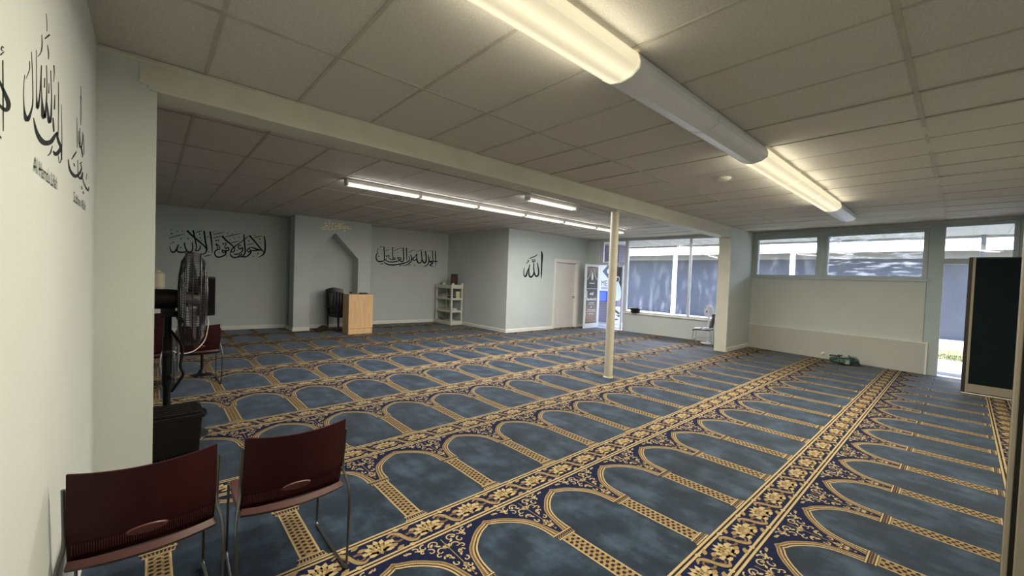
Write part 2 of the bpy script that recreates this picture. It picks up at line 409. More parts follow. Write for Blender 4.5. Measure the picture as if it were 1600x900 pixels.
    for r in range(-3, 9):
        D = v0 + PER * r
        if D + W2 < Y0 or D - PER > Y1: continue
        def strip(y0, y1, lay, mi):
            y0 = max(y0, Y0); y1 = min(y1, Y1)
            if y1 > y0:
                i = len(V); z = lay * LZ
                V.extend([(X0, y0, z), (X1, y0, z), (X1, y1, z), (X0, y1, z)]); Fc.append((i, i + 1, i + 2, i + 3)); Mi.append(mi)
        strip(D, D + W2, 1, NA)
        for y in (D + .003, D + W2 - .043): 
            strip(y, y + .014, 2, LI); strip(y + .014, y + .026, 2, DK); strip(y + .026, y + .040, 2, LI)
        for k in range(-4, 19):
            U = u0 + PITCH * k
            if U < X0 or U + PITCH > X1: continue
            if D < YR - .1 or D > Y1: 
                if D > Y1 + PER or D < Y0: continue
            for pts, lay, mi in art:
                ys = [p[1] + D for p in pts]
                if min(ys) < Y0 or max(ys) > Y1: continue
                i = len(V); z = lay * LZ
                V.extend([(p[0] + U, p[1] + D, z) for p in pts]); Fc.append(tuple(range(i, i + len(pts)))); Mi.append(mi)
    # keep every face turned up
    Va = np.array(V)
    for k, f in enumerate(Fc):
        q = Va[list(f)]; x, y = q[:, 0], q[:, 1]
        if np.sum(x * np.roll(y, -1) - np.roll(x, -1) * y) < 0: Fc[k] = f[::-1]
    b.add(V, Fc, 0); b.m[6:] = Mi
    struct(b.build('floor', [teal, navy, gold, light, brown, dark]))
build_floor()

# ------------------------------------------------------------------ ceiling
def build_ceiling():
    b = MB(); rnd = random.Random(3)
    b.box(XBL - .3, 11.9, YR - .3, 12.9, H + .16, H + .30, 0)
    xs = [.2835 + .6063 * k for k in range(-4, 20)]
    def field(ylines, y0, y1, x0, x1):
        yy = [y0] + [y for y in ylines if y0 < y < y1] + [y1]
        xx = [x0] + [x for x in xs if x0 < x < x1] + [x1]
        for j in range(len(yy) - 1):
            for i in range(len(xx) - 1):
                a0, a1, c0, c1 = xx[i], xx[i + 1], yy[j], yy[j + 1]
                sag = rnd.uniform(.000, .010); tx = rnd.uniform(-.004, .004); ty = rnd.uniform(-.004, .004); off = rnd.uniform(-.002, .006)
                n = 4; vs = []
                for q in range(n + 1):
                    for p in range(n + 1):
                        f, g = p / n, q / n
                        vs.append((a0 + (a1 - a0) * f, c0 + (c1 - c0) * g, H + .004 + off - sag * 16 * f * (1 - f) * g * (1 - g) + tx * (f - .5) + ty * (g - .5)))
                fs = [(q * (n + 1) + p, (q + 1) * (n + 1) + p, (q + 1) * (n + 1) + p + 1, q * (n + 1) + p + 1) for q in range(n) for p in range(n)]
                b.add(vs, fs, 0)
                e = .06                                   # turned-up tile edges
                k = [0, n, (n + 1) * (n + 1) - 1, n * (n + 1)]
                o = len(b.v) - (n + 1) ** 2
                top = [(b.v[o + q][0], b.v[o + q][1], H + .17) for q in k]; base = [b.v[o + q] for q in k]
                b.add(base + top, [(0, 1, 5, 4), (1, 2, 6, 5), (2, 3, 7, 6), (3, 0, 4, 7)], 0)
        for x in xx[1:-1]: b.box(x - .011, x + .011, y0, y1, H - .0005, H + .012, 1)
        for y in yy[1:-1]: b.box(x0, x1, y - .013, y + .013, H - .002, H + .012, 1)
    field([2.735, 1.507, .278], YR - .05, BY0 + .02, XL - .1, 11.85)
    field([4.80, 6.0, 7.2, 8.4, 9.6, 10.8, 12.0], BY1 - .02, 12.8, XBL - .1, 11.85)
    struct(b.build('ceiling', [TILE_M, TBAR_M]))
build_ceiling()
# wall angle strips along the ceiling
b = MB()
b.prism([(BY0 - .016, H - .002), (BY0 + .01, H - .002), (BY0 + .01, H - .03), (BY0 - .004, H - .03), (BY0 - .004, H - .008), (BY0 - .016, H - .008)], 0, XL, SX + 1.4)
struct(b.build('trim_1', BEAMP))

# ------------------------------------------------------------------ walls
T = .12
b = MB(); b.box(XL - T, XL, YR - T, BY0 + .05, 0, H + .16); struct(b.build('wall_left', PAINT))
b = MB(); b.box(XL - T, 12.2, YR - T, YR, 0, H + .16); struct(b.build('wall_right', PAINT))
# dividing wall: left stub, beam boxed in, right stub
b = MB(); b.box(XBL - T, JX, BY0, BY1, 0, H + .16); struct(b.build('wall_divider', PAINT))
zl, zr = 2.752, 2.706
b = MB()
vs = [(JX - .02, BY0 - .002, zl), (SX + .02, BY0 - .002, zr), (SX + .02, BY1, zr), (JX - .02, BY1, zl)]
vs = vs + [(x, y, H + .16) for x, y, z in vs]
b.add(vs, [(3, 2, 1, 0), (4, 5, 6, 7), (0, 1, 5, 4), (1, 2, 6, 5), (2, 3, 7, 6), (3, 0, 4, 7)])
struct(b.build('beam', BEAMP))
b = MB()                                # stepped end of the beam's facing board
b.prism([(-.062, H - .05), (.6, H - .05), (.6, zl - .002), (JX, zl), (-.02, zl + .003), (-.02, zl + .03), (-.062, zl + .033)], 1, BY0 - .014, BY0 + .01)
struct(b.build('trim_2', BEAMP))
b = MB(); b.box(SX, 12.0, BY0, BY1, 0, H + .16); struct(b.build('wall_stub', PAINT))
b = MB(); b.box(SX - .006, SX + .03, BY0 - .006, BY1 + .006, 0, zr); struct(b.build('trim_3', BEAMP))
b = MB(); b.box(XBL - T, XBL, BY1 - .1, 12.9, 0, H + .16); struct(b.build('wall_left_back', PAINT))
# mihrab wall with pointed niche
BX0, BX1, BF = 2.72, 4.70, 11.34
b = MB()
y0, y1 = back_y(XBL - .2), back_y(CX + .2)
b.prism([(XBL - .2, y0), (BX0 + .01, back_y(BX0)), (BX0 + .01, back_y(BX0) + .15), (XBL - .2, y0 + .15)], 2, 0, H + .16)
b.prism([(BX1 - .01, back_y(BX1)), (CX + .2, y1), (CX + .2, y1 + .15), (BX1 - .01, back_y(BX1) + .15)], 2, 0, H + .16)
b.prism([(BX0, back_y(BX0) - .02), (BX1, back_y(BX1) - .02), (BX1, back_y(BX1) + .15), (BX0, back_y(BX0) + .15)], 2, 0, H + .16)
struct(b.build('wall_back', PAINT))
NX0, NX1, NZ, NA_ = 3.10, 4.345, 1.925, 2.60
nm = (NX0 + NX1) / 2 - .015
ND = BF + .47
b = MB()
ot = [(BX0, 0), (NX0, 0), (NX0, NZ), (nm, NA_), (NX1, NZ), (NX1, 0), (BX1, 0), (BX1, H + .16), (BX0, H + .16)]
b.prism(ot, 1, BF, BF + .44)
b.box(NX0 - .02, NX1 + .02, BF + .43, BF + .455, 0, H)
struct(b.build('wall_mihrab', PAINT))
# closet block
b = MB(); b.box(CX, CX + T, CY + T, 12.2, 0, H + .16); struct(b.build('wall_closet_side', PAINT))
DX0, DX1, DZ = 9.53, 10.62, 2.14
b = MB()
b.box(CX, DX0, CY, CY + T, 0, H + .16); b.box(DX1, 11.4, CY, CY + T, 0, H + .16); b.box(DX0, DX1, CY, CY + T, DZ, H + .16)
struct(b.build('wall_closet', PAINT))

# window walls
sb = lambda p: FW.s_of(p)
KS = -.075                               # edge of the street door opening in the front wall
WINS = [(1.885, 3.24, 1.862, 2.79), (.11, 1.735, 1.866, 2.785)]
b = MB(); b.fr = FW
t_ = .14
b.box(-.02, FW.L + .12, 0, t_, 0, WINS[0][2] - .03)
b.box(WINS[0][1] + .03, FW.L + .12, 0, t_, 1.8, H + .16); b.box(-.08, FW.L, 0, t_, 2.80, H + .16)
b.box(1.765, 1.855, 0, t_, 1.8, 2.82); b.box(-.08, .08, 0, t_, 0, 2.82)
b.box(-1.5, -.07, 0, t_, 2.885, H + .16)
b.box(-1.5, -1.0, 0, t_, 0, H)
struct(b.build('wall_front', PAINT))
b = MB(); b.fr = FW
b.box(-1.02, FW.L - .02, -.028, .0, 2.83, 2.893)                     # header
b.box(-.15, .06, -.03, .0, 0.0, 2.84)                                  # door post
b.box(1.77, 1.85, -.02, .0, 1.80, 2.84)
b.box(.0, FW.L - .04, -.03, .0, 1.79, 1.838)                            # sill
struct(b.build('trim_4', PAINT_FRAME, bevel=.003))
for k, (s0, s1, z0, z1) in enumerate(WINS):
    wroot = struct(empty('window_%d' % (k + 1), FW(((s0 + s1) / 2, 0, z0))))
    f = MB(); f.fr = lambda p, w_=wroot: FW(p) - w_.location
    e = .035
    f.box(s0 - .04, s0 + e, -.012, .10, z0 - .03, z1 + .04); f.box(s1 - e, s1 + .04, -.012, .10, z0 - .03, z1 + .04)
    f.box(s0 + e, s1 - e, -.012, .10, z0 - .03, z0 + e * .8); f.box(s0 + e, s1 - e, -.012, .10, z1 - e * .5, z1 + .04)
    f.build('window_frame', PAINT_FRAME, wroot, bevel=.004)
    g = MB(); g.fr = f.fr
    g.box(s0 + e, s1 - e, .045, .051, z0 + e * .8, z1 - e * .5); g.build('window_pane', [GLASS, GLASS_DIRTY][k], wroot)
# street doorway with transom
wroot = struct(empty('door_1', FW((-.55, 0, 0))))
f = MB(); f.fr = lambda p, w_=wroot: FW(p) - w_.location
f.box(-1.03, -.965, -.03, .10, 0, 2.885); f.box(-1.0, -.08, -.02, .09, 2.135, 2.225); f.box(-1.0, -.08, -.02, .09, 2.855, 2.89); f.box(-.105, -.07, -.02, .09, 0, 2.885)
f.build('door_frame', PAINT_FRAME, wroot, bevel=.004)
g = MB(); g.fr = f.fr
g.box(-.965, -.105, .04, .046, 2.225, 2.855); g.build('transom_pane', GLASS, wroot)
g = MB(); g.fr = f.fr
g.box(-1.0, -.08, -.01, .14, -.001, .012); g.build('threshold', ALU, wroot)
# ledge panel under the windows
b = MB(); b.fr = FW
b.box(.005, FW.L - .01, -.055, 0, .0, .600); struct(b.build('trim_5', PAINT_SHADE, bevel=.006))
b = MB(); b.fr = FW
b.box(-.012, .02, -.062, 0, 0, .63); b.box(.02, FW.L - .01, -.062, -.0, .598, .612); struct(b.build('trim_6', TRIMW, bevel=.003))

# back room glazing
b = MB(); b.fr = LW
L = LW.L
b.box(-.1, 3.29, 0, .16, 0, .575); b.box(-.1, L, 0, .16, 2.905, H + .16); b.box(4.36, L + .1, 0, .16, 0, H)
b.box(-.1, .10, 0, .16, 0, H)
struct(b.build('wall_window', PAINT))
b = MB(); b.fr = LW
b.box(-.02, 3.29, -.05, .12, .575, .612); struct(b.build('window_sill', TRIMW, bevel=.006))
wroot = struct(empty('window_3', LW((1.7, 0, .61))))
f = MB(); f.fr = lambda p, w_=wroot: LW(p) - w_.location
f.box(.08, 3.22, .02, .09, 2.872, 2.91); f.box(.08, 3.22, .02, .09, .612, .65); f.box(1.265, 1.325, .0, .09, .612, 2.88); f.box(3.205, 3.30, -.01, .10, .0, 2.905); f.box(.08, .14, .02, .09, .61, 2.88)
f.build('window_frame', ALU, wroot, bevel=.004)
for s0, s1 in ((.14, 1.27), (1.32, 3.21)):
    g = MB(); g.fr = f.fr; g.box(s0, s1, .05, .056, .65, 2.875); g.build('window_pane', GLASS, wroot)
wroot = struct(empty('door_2', LW((3.8, 0, 0))))
f = MB(); f.fr = lambda p, w_=wroot: LW(p) - w_.location
f.box(4.24, 4.37, -.01, .11, 0, 2.905); f.box(4.10, 4.24, .02, .09, 2.14, 2.905); f.box(3.29, 4.25, .0, .10, 2.10, 2.19); f.box(3.29, 4.25, .0, .10, 2.86, 2.905); f.box(3.37, 3.41, .02, .09, 0, 2.11)
f.build('door_frame', ALU, wroot, bevel=.004)
g = MB(); g.fr = f.fr; g.box(3.3, 4.12, .05, .056, 2.19, 2.86); g.build('transom_pane', GLASS, wroot)
g = MB(); g.fr = f.fr; g.box(3.29, 4.25, .0, .16, .0, .015); g.build('threshold', ALU, wroot)

# closet door with casing
wroot = struct(empty('door_3', ((DX0 + DX1) / 2, CY, 0)))
cxm = (DX0 + DX1) / 2
f = MB(); f.fr = lambda p: (p[0] - cxm, p[1] - CY, p[2])
f.box(DX0 - .085, DX0 + .01, CY - .022, CY, 0, DZ + .08); f.box(DX1 - .01, DX1 + .085, CY - .022, CY, 0, DZ + .08); f.box(DX0 + .01, DX1 - .01, CY - .022, CY, DZ - .01, DZ + .08)
f.box(DX0 - .005, DX0 + .03, CY - .005, CY + .10, 0, DZ); f.box(DX1 - .03, DX1 + .005, CY - .005, CY + .10, 0, DZ); f.box(DX0 + .03, DX1 - .03, CY - .005, CY + .10, DZ - .03, DZ)
f.build('door_casing', TRIMW, wroot, bevel=.004)
f = MB(); f.fr = lambda p: (p[0] - cxm, p[1] - CY, p[2])
f.box(DX0 + .03, DX1 - .03, CY + .07, CY + .11, .008, DZ - .03); leaf = f.build('door_leaf', DOORW, wroot, bevel=.003)
f = MB(); kx = DX1 - .11
f.lathe([(.030, 0), (.032, .006), (.012, .012), (.011, .035), (.026, .045), (.030, .06), (.022, .072), (0, .075)], (kx - cxm, .07, 1.0), 20, axis=(0, -1, 0))
f.build('door_knob', CHROME, leaf, smooth=True)

# baseboards
def board(name, pts, d=.014, h=.095):
    b = MB()
    for (p, q) in zip(pts[:-1], pts[1:]):
        p, q = Vector((*p, 0)), Vector((*q, 0)); t = (q - p).normalized(); n = Vector((t.y, -t.x, 0))
        prof = [(0, 0), (d, 0), (d, h * .8), (d * .5, h), (0, h)]; nn = len(prof)
        vs = [e + n * a + Vector((0, 0, z)) for e in (p - t * .0, q + t * d) for a, z in prof]
        b.add(vs, [list(range(nn)), list(range(nn, 2 * nn))[::-1]] + [(i, nn + i, nn + (i + 1) % nn, (i + 1) % nn) for i in range(nn)])
    return struct(b.build(name, TRIMW))
board('baseboard_back', [(XBL, back_y(XBL) - .001), (BX0, back_y(BX0)), (BX0, BF), (NX0, BF)])
board('baseboard_niche', [(NX0, BF + .43), (NX1, BF + .43)])
board('baseboard_mihrab', [(NX1, BF), (BX1, BF), (BX1, back_y(BX1)), (CX, back_y(CX)), (CX, CY), (DX0 - .085, CY)])
board('baseboard_closet', [(DX1 + .085, CY), (11.17, CY)])
board('baseboard_stub', [(SX + .02, BY0), (11.72, BY0)], h=.10)
board('baseboard_left', [(XL, YR), (XL, BY0), (JX, BY0), (JX, BY1)])

# support pole
b = MB(); b.lathe([(.067, 0), (.067, 2.735)], (5.63, (BY0 + BY1) / 2, 0), 28); b.lathe([(.078, 0), (.078, .012), (.068, .02)], (5.63, (BY0 + BY1) / 2, 0), 28); b.box(5.53, 5.73, BY0 + .04, BY1 - .04, 2.712, 2.73)
struct(b.build('column', mat('pole_paint', (.56, .53, .45), .45, noise=(10, .05)), smooth=True))

# ------------------------------------------------------------------ outside
CONC = mat('walkway_concrete', (.30, .305, .33), .9, noise=(6, .1)); ASPH = mat('pale_pavement', (.24, .245, .26), .9, noise=(3, .1))
GRASS = mat('grass_green', (.10, .108, .028), .9, noise=(25, .35), bump=(80, .6))
b = MB(); b.box(11.1, 14.25, -12, 26, -.12, -.012); struct(b.build('sidewalk', CONC))
b = MB(); b.box(17.0, 21.0, -14, 34, -.12, -.012); struct(b.build('pavement', ASPH))
b = MB(); b.box(14.25, 17.0, -12, 30, -.10, -.03)
rnd = random.Random(5)
for k in range(5000):
    x, y = rnd.uniform(14.27, 16.98), rnd.uniform(-2.2, 3.2); a = rnd.uniform(0, 6.3); h = rnd.uniform(.03, .075); dx, dy = math.cos(a) * .006, math.sin(a) * .006; lx, ly = rnd.uniform(-.02, .02), rnd.uniform(-.02, .02)
    b.add([(x - dx, y - dy, -.03), (x + dx, y + dy, -.03), (x + lx, y + ly, -.03 + h)], [(0, 1, 2)])
tag(b.build('grass', GRASS), 'strip of sunny green grass between sidewalk and pavement outside', 'grass', kind='stuff')
# canopy over the sidewalk
SOF = mat('canopy_soffit_paint', (.34, .33, .31), .8, noise=(3, .05))
b = MB()
b.box(11.3, 14.35, -8, 24, 2.955, 3.10); b.box(14.3, 14.42, -8, 24, 2.90, 3.15)
for k in range(60): b.box(11.45, 14.3, -7.6 + k * .5, -7.585 + k * .5, 2.945, 2.956)
struct(b.build('roof_canopy', SOF))
for y in (-.25, 9.43):
    b = MB(); b.box(14.15, 14.23, y - .04, y + .04, -.012, 2.95); b.box(14.11, 14.27, y - .08, y + .08, -.012, .0)
    o = b.build('canopy_post', mat('post_grey', (.20, .20, .22), .6)); tag(o, 'dark grey square canopy post outside ' + ('beyond the dark panel' if y < 0 else 'beyond the glass entrance door'), 'post')
b = MB(); p = at((1303, 374), (12.6, 0, 0), (1, 0, 0))
b.lathe([(.035, 0), (.05, .02), (.05, .11), (.075, .14), (.075, .15)], (p.x, p.y, 2.85), 16, axis=(-.2, -.75, -.45)); b.tube([(p.x, p.y, 2.85), (p.x, p.y, 2.957)], .015); b.lathe([(.05, 0), (.05, .015)], (p.x, p.y, 2.942), 16)
tag(b.build('floodlight', mat('lamp_grey', (.35, .33, .3), .5)), 'small grey floodlight under the canopy outside the wide window', 'lamp')
# building across
bl = empty('building', (20.6, 8, 0), 0, 'long grey building with white roof edge across the street', 'building')
FARW = mat('far_wall_grey', (.058, .056, .064), .9, noise=(1.2, .14), bump=(8, .2)); FARS = mat('far_soffit', (.19, .18, .16), .8, noise=(2, .05)); FARF = mat('far_fascia_white', (.80, .80, .80), .6, noise=(2, .03))
def rel(p): return (p[0] - 20.6, p[1] - 8, p[2])
b = MB(); b.fr = rel; b.box(20.6, 20.9, -16, 36, -.1, 3.4); b.build('wall', FARW, bl)
b = MB(); b.fr = rel; b.box(19.3, 20.7, -16, 36, 3.08, 3.14); b.build('eave_soffit', FARS, bl)
b = MB(); b.fr = rel; b.box(20.45, 20.62, -16, 36, 2.79, 3.09); b.build('frieze', FARS, bl)
b = MB(); b.fr = rel; b.box(19.22, 19.34, -16, 36, 2.97, 4.1)
for k in range(180): b.box(19.19, 19.22, -15.9 + k * .28, -15.82 + k * .28, 2.99, 4.1)
b.build('roof_fascia', FARF, bl)
b = MB(); b.fr = rel; b.box(19.3, 26, -16, 36, 4.08, 4.16); b.build('roof', FARF, bl)
for y in (4.75, 9.75, 14.75):
    b = MB(); b.fr = rel; b.box(19.62, 19.78, y - .08, y + .08, -.012, 3.08); b.build('porch_post', FARF, bl)

# brick pier with shop sign beside the entrance
def brick():
    M = bpy.data.materials.new('brick'); M.use_nodes = True; t = M.node_tree; bb = t.nodes['Principled BSDF']
    g = t.nodes.new('ShaderNodeNewGeometry'); sp = t.nodes.new('ShaderNodeSeparateXYZ'); cb = t.nodes.new('ShaderNodeCombineXYZ')
    ad = t.nodes.new('ShaderNodeMath'); t.links.new(g.outputs['Position'], sp.inputs[0]); t.links.new(sp.outputs[0], ad.inputs[0]); t.links.new(sp.outputs[1], ad.inputs[1])
    t.links.new(ad.outputs[0], cb.inputs[0]); t.links.new(sp.outputs[2], cb.inputs[1])
    br = t.nodes.new('ShaderNodeTexBrick'); br.inputs['Scale'].default_value = 2.6; br.inputs['Mortar Size'].default_value = .02
    br.inputs['Color1'].default_value = (.20, .16, .21, 1); br.inputs['Color2'].default_value = (.17, .15, .22, 1); br.inputs['Mortar'].default_value = (.09, .08, .11, 1)
    t.links.new(cb.outputs[0], br.inputs['Vector']); t.links.new(br.outputs[0], bb.inputs['Base Color']); bb.inputs['Roughness'].default_value = .9
    return M
BRICK = brick()
WHITEB = mat('sign_white', (.80, .82, .88), .5); SIGNBLUE = mat('sign_blue_grey', (.10, .11, .24), .5); SIGNINK = mat('sign_dark', (.03, .035, .06), .5); BLUEBOX = mat('bright_blue', (.07, .14, .75), .5)
PXX = 13.2
def sp(x, y): q = at((x, y), (PXX, 0, 0), (1, 0, 0)); return q.y, q.z
(ya, _), (yb, _) = sp(938.5, 480), sp(954, 480)
b = MB(); b.box(PXX + .02, PXX + .5, yb - .25, ya + .5, -.012, 2.95); o = b.build('brick_pier', BRICK); o['kind'] = 'structure'
sr = empty('shop_sign', (PXX, (ya + yb) / 2, 1.2), 0, 'white shop sign with blue diamond and large dark letters outside entrance', 'sign')
(y0, z0), (y1, z1) = sp(937, 454), sp(956, 409)
f = MB(); f.fr = lambda p: (p[0] - PXX, p[1] - (ya + yb) / 2, p[2] - 1.2)
f.box(PXX - .02, PXX + .03, y1, y0, z0, z1); f.build('sign_board', WHITEB, sr)
g = MB(); g.fr = f.fr
(da, dz), (db, _), (_, t0), (_, t1) = sp(942, 424), sp(960, 424), sp(950, 413), sp(950, 434.5)
g.prism([(da, dz), ((da + db) / 2, t1), (db, dz), ((da + db) / 2, t0)], 0, PXX - .026, PXX - .018)
g.build('diamond_logo', SIGNBLUE, sr)
g = MB(); g.fr = f.fr
ca, cz = sp(952.5, 424); g.lathe([(.10, 0), (.10, .004)], (PXX - .026, ca, cz), 20, axis=(-1, 0, 0)); g.build('logo_dot', WHITEB, sr)
g = MB(); g.fr = f.fr
vs, fs = text_mesh('ME', 1.0); (l0, lz0), (l1, lz1) = sp(939.3, 446.3), sp(949.5, 438.5)
mxx = max(v.x for v in vs); mxy = max(v.y for v in vs)
g.add([(PXX - .026, l0 + (l1 - l0) * v.x / mxx, lz0 + (lz1 - lz0) * v.y / mxy) for v in vs], fs)
g.build('lettering', SIGNINK, sr)
g = MB(); g.fr = f.fr
for k in range(6):
    (a, c), (d, e) = sp(939.6 + k * 1.75, 452), sp(940.8 + k * 1.75, 448.2); g.box(PXX - .026, PXX - .018, d, a, c, e)
g.build('small_lettering', mat('sign_grey', (.3, .3, .36), .6), sr)
(y0, z0), (y1, z1) = sp(939, 470), sp(950.5, 456.5)
b = MB(); b.box(PXX - .14, PXX + .03, y1, y0, z0, z1); b.box(PXX - .16, PXX + .03, y1 - .02, y0 + .02, z1, z1 + .03); tag(b.build('meter_box', BLUEBOX, bevel=.01), 'bright blue box on the brick pier below the white shop sign', 'box')
# freestanding poster behind the pole
pr = empty('poster_board', (12.9, 8.3, 0), 0, 'white poster board with pale running figure, half hidden behind the pole', 'poster')
def pp(x, y): q = at((x, y), (12.9, 0, 0), (1, 0, 0)); return q.y, q.z
f = MB(); f.fr = lambda p: (p[0] - 12.9, p[1] - 8.3, p[2])
(y0, z0), (y1, z1) = pp(952, 513), pp(970.5, 480); f.box(12.9, 12.95, y1, y0, max(z0, .0), z1)
f.build('lower_panel', WHITEB, pr)
f2 = MB(); f2.fr = f.fr
def pts(L): return [pp(*q) for q in L]
f2.prism(pts([(955, 440), (967, 441), (970, 450), (970.5, 462), (968, 469), (955, 472)]), 0, 12.88, 12.90); f2.build('pale_garment', mat('poster_pale_blue', (.62, .74, .86), .6), pr)
f2 = MB(); f2.fr = f.fr
f2.prism(pts([(957, 480), (960, 482), (968.5, 489.5), (967, 491.5), (957, 484)]), 0, 12.885, 12.90); f2.build('dark_leg', SIGNINK, pr); f2 = MB(); f2.fr = f.fr; f2.prism(pts([(962, 492), (968.5, 492.5), (967, 495.5)]), 0, 12.885, 12.90); f2.build('shoe', SIGNINK, pr); f2 = MB(); f2.fr = f.fr
f2.prism(pts([(960.5, 498), (965.5, 498), (965.5, 500), (960.5, 500)]), 0, 12.885, 12.90); f2.build('small_lettering', SIGNINK, pr); f2 = MB(); f2.fr = f.fr; f2.prism(pts([(958, 511), (962, 509), (965, 514), (958, 514)]), 0, 12.885, 12.90); f2.prism(pts([(966.5, 510), (969.5, 513), (969.5, 514), (966.5, 514)]), 0, 12.885, 12.90)
f2.build('dark_graphic', SIGNINK, pr)
f2 = MB(); f2.fr = f.fr
f2.box(12.91, 12.93, pp(969, 480)[0], pp(953, 480)[0], 1.0, 2.1); f2.build('upper_panel', FARW, pr)
f2 = MB(); f2.fr = f.fr
vs, fs = text_mesh('D', 1.0); (l0, lz0), (l1, lz1) = pp(961.5, 441.5), pp(967.5, 432); mxx = max(v.x for v in vs); mxy = max(v.y for v in vs)
f2.add([(12.905, l0 + (l1 - l0) * (v.x / mxx) - .05 * v.y, lz0 + (lz1 - lz0) * v.y / mxy) for v in vs], fs); f2.build('letter', WHITEB, pr)

# ------------------------------------------------------------------ fluorescent lamps
def lamp_light(parent, name, L, wd, watts, col, z, dy, h, flank):
    # the lamp shines down and, more weakly, out of both flanks of its lens
    for W_, y, zz, hh, rx in ((watts, 0, z, wd, 0), (flank, dy, z + .005 + h / 2, h, math.radians(88)), (flank, -dy, z + .005 + h / 2, h, -math.radians(88))):
        la = bpy.data.lights.new(name, 'AREA'); la.shape = 'RECTANGLE'; la.size = L; la.size_y = hh; la.energy = W_; la.color = col
        o = bpy.data.objects.new(name, la); C.objects.link(o); o.parent = parent; o.location = (0, y, zz); o.rotation_euler = (rx, 0, 0)
LENS_ON = mat('lens_lit', (.80, .76, .62), .4, noise=(3, .05), emit=(GLOW_COL, LENS_GLOW * .8))
def _two_tubes(M):                     # the two tubes shine through the lens as brighter bands
    t = M.node_tree; b = t.nodes['Principled BSDF']; tc = t.nodes.new('ShaderNodeTexCoord'); sp = t.nodes.new('ShaderNodeSeparateXYZ'); t.links.new(tc.outputs['Object'], sp.inputs[0])
    ab = t.nodes.new('ShaderNodeMath'); ab.operation = 'ABSOLUTE'; t.links.new(sp.outputs[1], ab.inputs[0])
    sb_ = t.nodes.new('ShaderNodeMath'); sb_.operation = 'SUBTRACT'; sb_.inputs[1].default_value = .058; t.links.new(ab.outputs[0], sb_.inputs[0])
    a2 = t.nodes.new('ShaderNodeMath'); a2.operation = 'ABSOLUTE'; t.links.new(sb_.outputs[0], a2.inputs[0])
    mr = t.nodes.new('ShaderNodeMapRange'); mr.interpolation_type = 'SMOOTHSTEP'; mr.inputs[1].default_value = 0; mr.inputs[2].default_value = .055
    mr.inputs[3].default_value = LENS_GLOW * 1.0; mr.inputs[4].default_value = LENS_GLOW * .62; t.links.new(a2.outputs[0], mr.inputs[0]); t.links.new(mr.outputs[0], b.inputs['Emission Strength'])
_two_tubes(LENS_ON)
LENS_OFF = mat('lens_off', (.74, .76, .82), .35, noise=(5, .04))
FIXW = mat('fixture_white', (.70, .70, .68), .45)
def wrap_fixture(x0, x1, lit, label, glow=1.0):
    cx = (x0 + x1) / 2; r = empty('ceiling_light', (cx, 1.465, H), 0, label, 'ceiling light', 'wraparound lamps in the front row'); L = (x1 - x0) - .006
    f = MB(); f.box(-L / 2, L / 2, -.085, .085, -.09, -.001); f.build('housing', FIXW, r)
    prof = [(-.116, -.012), (-.129, -.055), (-.125, -.095), (-.075, -.128), (0, -.142), (.075, -.128), (.125, -.095), (.129, -.055), (.116, -.012)]
    f = MB(); f.prism(prof, 0, -L / 2 + .001, L / 2 - .001)
    for k in range(2):
        s_ = -1 if k == 0 else 1; f.prism([(a * 1.012, c - (.002 if c < -.05 else 0)) for a, c in prof], 0, s_ * (L / 2 - .012) - .008, s_ * (L / 2 - .012) + .008)
    f.build('lens', LENS_ON if lit else LENS_OFF, r)
    if lit: lamp_light(r, 'fluorescent_light', L * .95, .20, TUBE_WATTS * glow, WARM, -.148, .134, .10, FLANK_WATTS)
XB = [.93, 2.15, 3.31, 4.50, 5.70, 6.78, 8.05, 9.40]
LAB = ['nearest wraparound ceiling light, glowing pale yellow overhead', 'unlit grey ceiling light touching the nearest glowing one', 'second unlit grey ceiling light, before the far lit trio',
       'first glowing ceiling light of the far lit trio in the front row', 'middle glowing ceiling light of the far lit trio in the front row', 'last glowing ceiling light of the far lit trio, next to an unlit end', 'unlit ceiling light ending the front row near the street windows']
for k in range(7): wrap_fixture(XB[k], XB[k + 1], k in (0, 3, 4, 5), LAB[k], 1.6 if k == 0 else .9)
TUBE_ON = mat('tube_lit', (.9, .88, .8), .4, emit=((1, .93, .78), LENS_GLOW * 1.3))
def strip(x0, x1, y, lit, label, group):
    cx = (x0 + x1) / 2; L = x1 - x0 - .004; r = empty('strip_light', (cx, y, H), 0, label, 'strip light', group)
    f = MB(); f.prism([(-.065, -.001), (.065, -.001), (.062, -.045), (.03, -.058), (-.03, -.058), (-.062, -.045)], 0, -L / 2, L / 2); f.build('housing', FIXW, r)
    for s_ in (-1, 1):
        f = MB(); f.box(s_ * (L / 2 - .012) - .012, s_ * (L / 2 - .012) + .012, -.062, .062, -.094, -.045); f.build('lamp_holder', FIXW, r)
        f = MB(); f.tube([(-L / 2 + .026, s_ * .038, -.075), (L / 2 - .026, s_ * .038, -.075)], .0165, 10); f.build('tube', TUBE_ON if lit else LENS_OFF, r, smooth=True)
    if lit: lamp_light(r, 'fluorescent_light', L * .95, .10, TUBE_WATTS * .66, TUBE_COL, -.100, .075, .05, FLANK_WATTS * .8)
nth = ['first', 'second', 'third', 'fourth', 'fifth', 'last']
for k in range(6): strip(2.15 + 1.22 * k, 2.15 + 1.22 * (k + 1), 6.2, True, 'lit bare-tube strip light, %s of the long row counted from the mihrab side' % nth[k], 'long row of lit strip lights')
strip(4.62, 5.84, 4.87, True, 'single lit strip light close behind the beam', 'short row of strip lights by the beam')
strip(5.84, 7.06, 4.87, False, 'unlit strip light behind the beam, passing behind the pole', 'short row of strip lights by the beam')
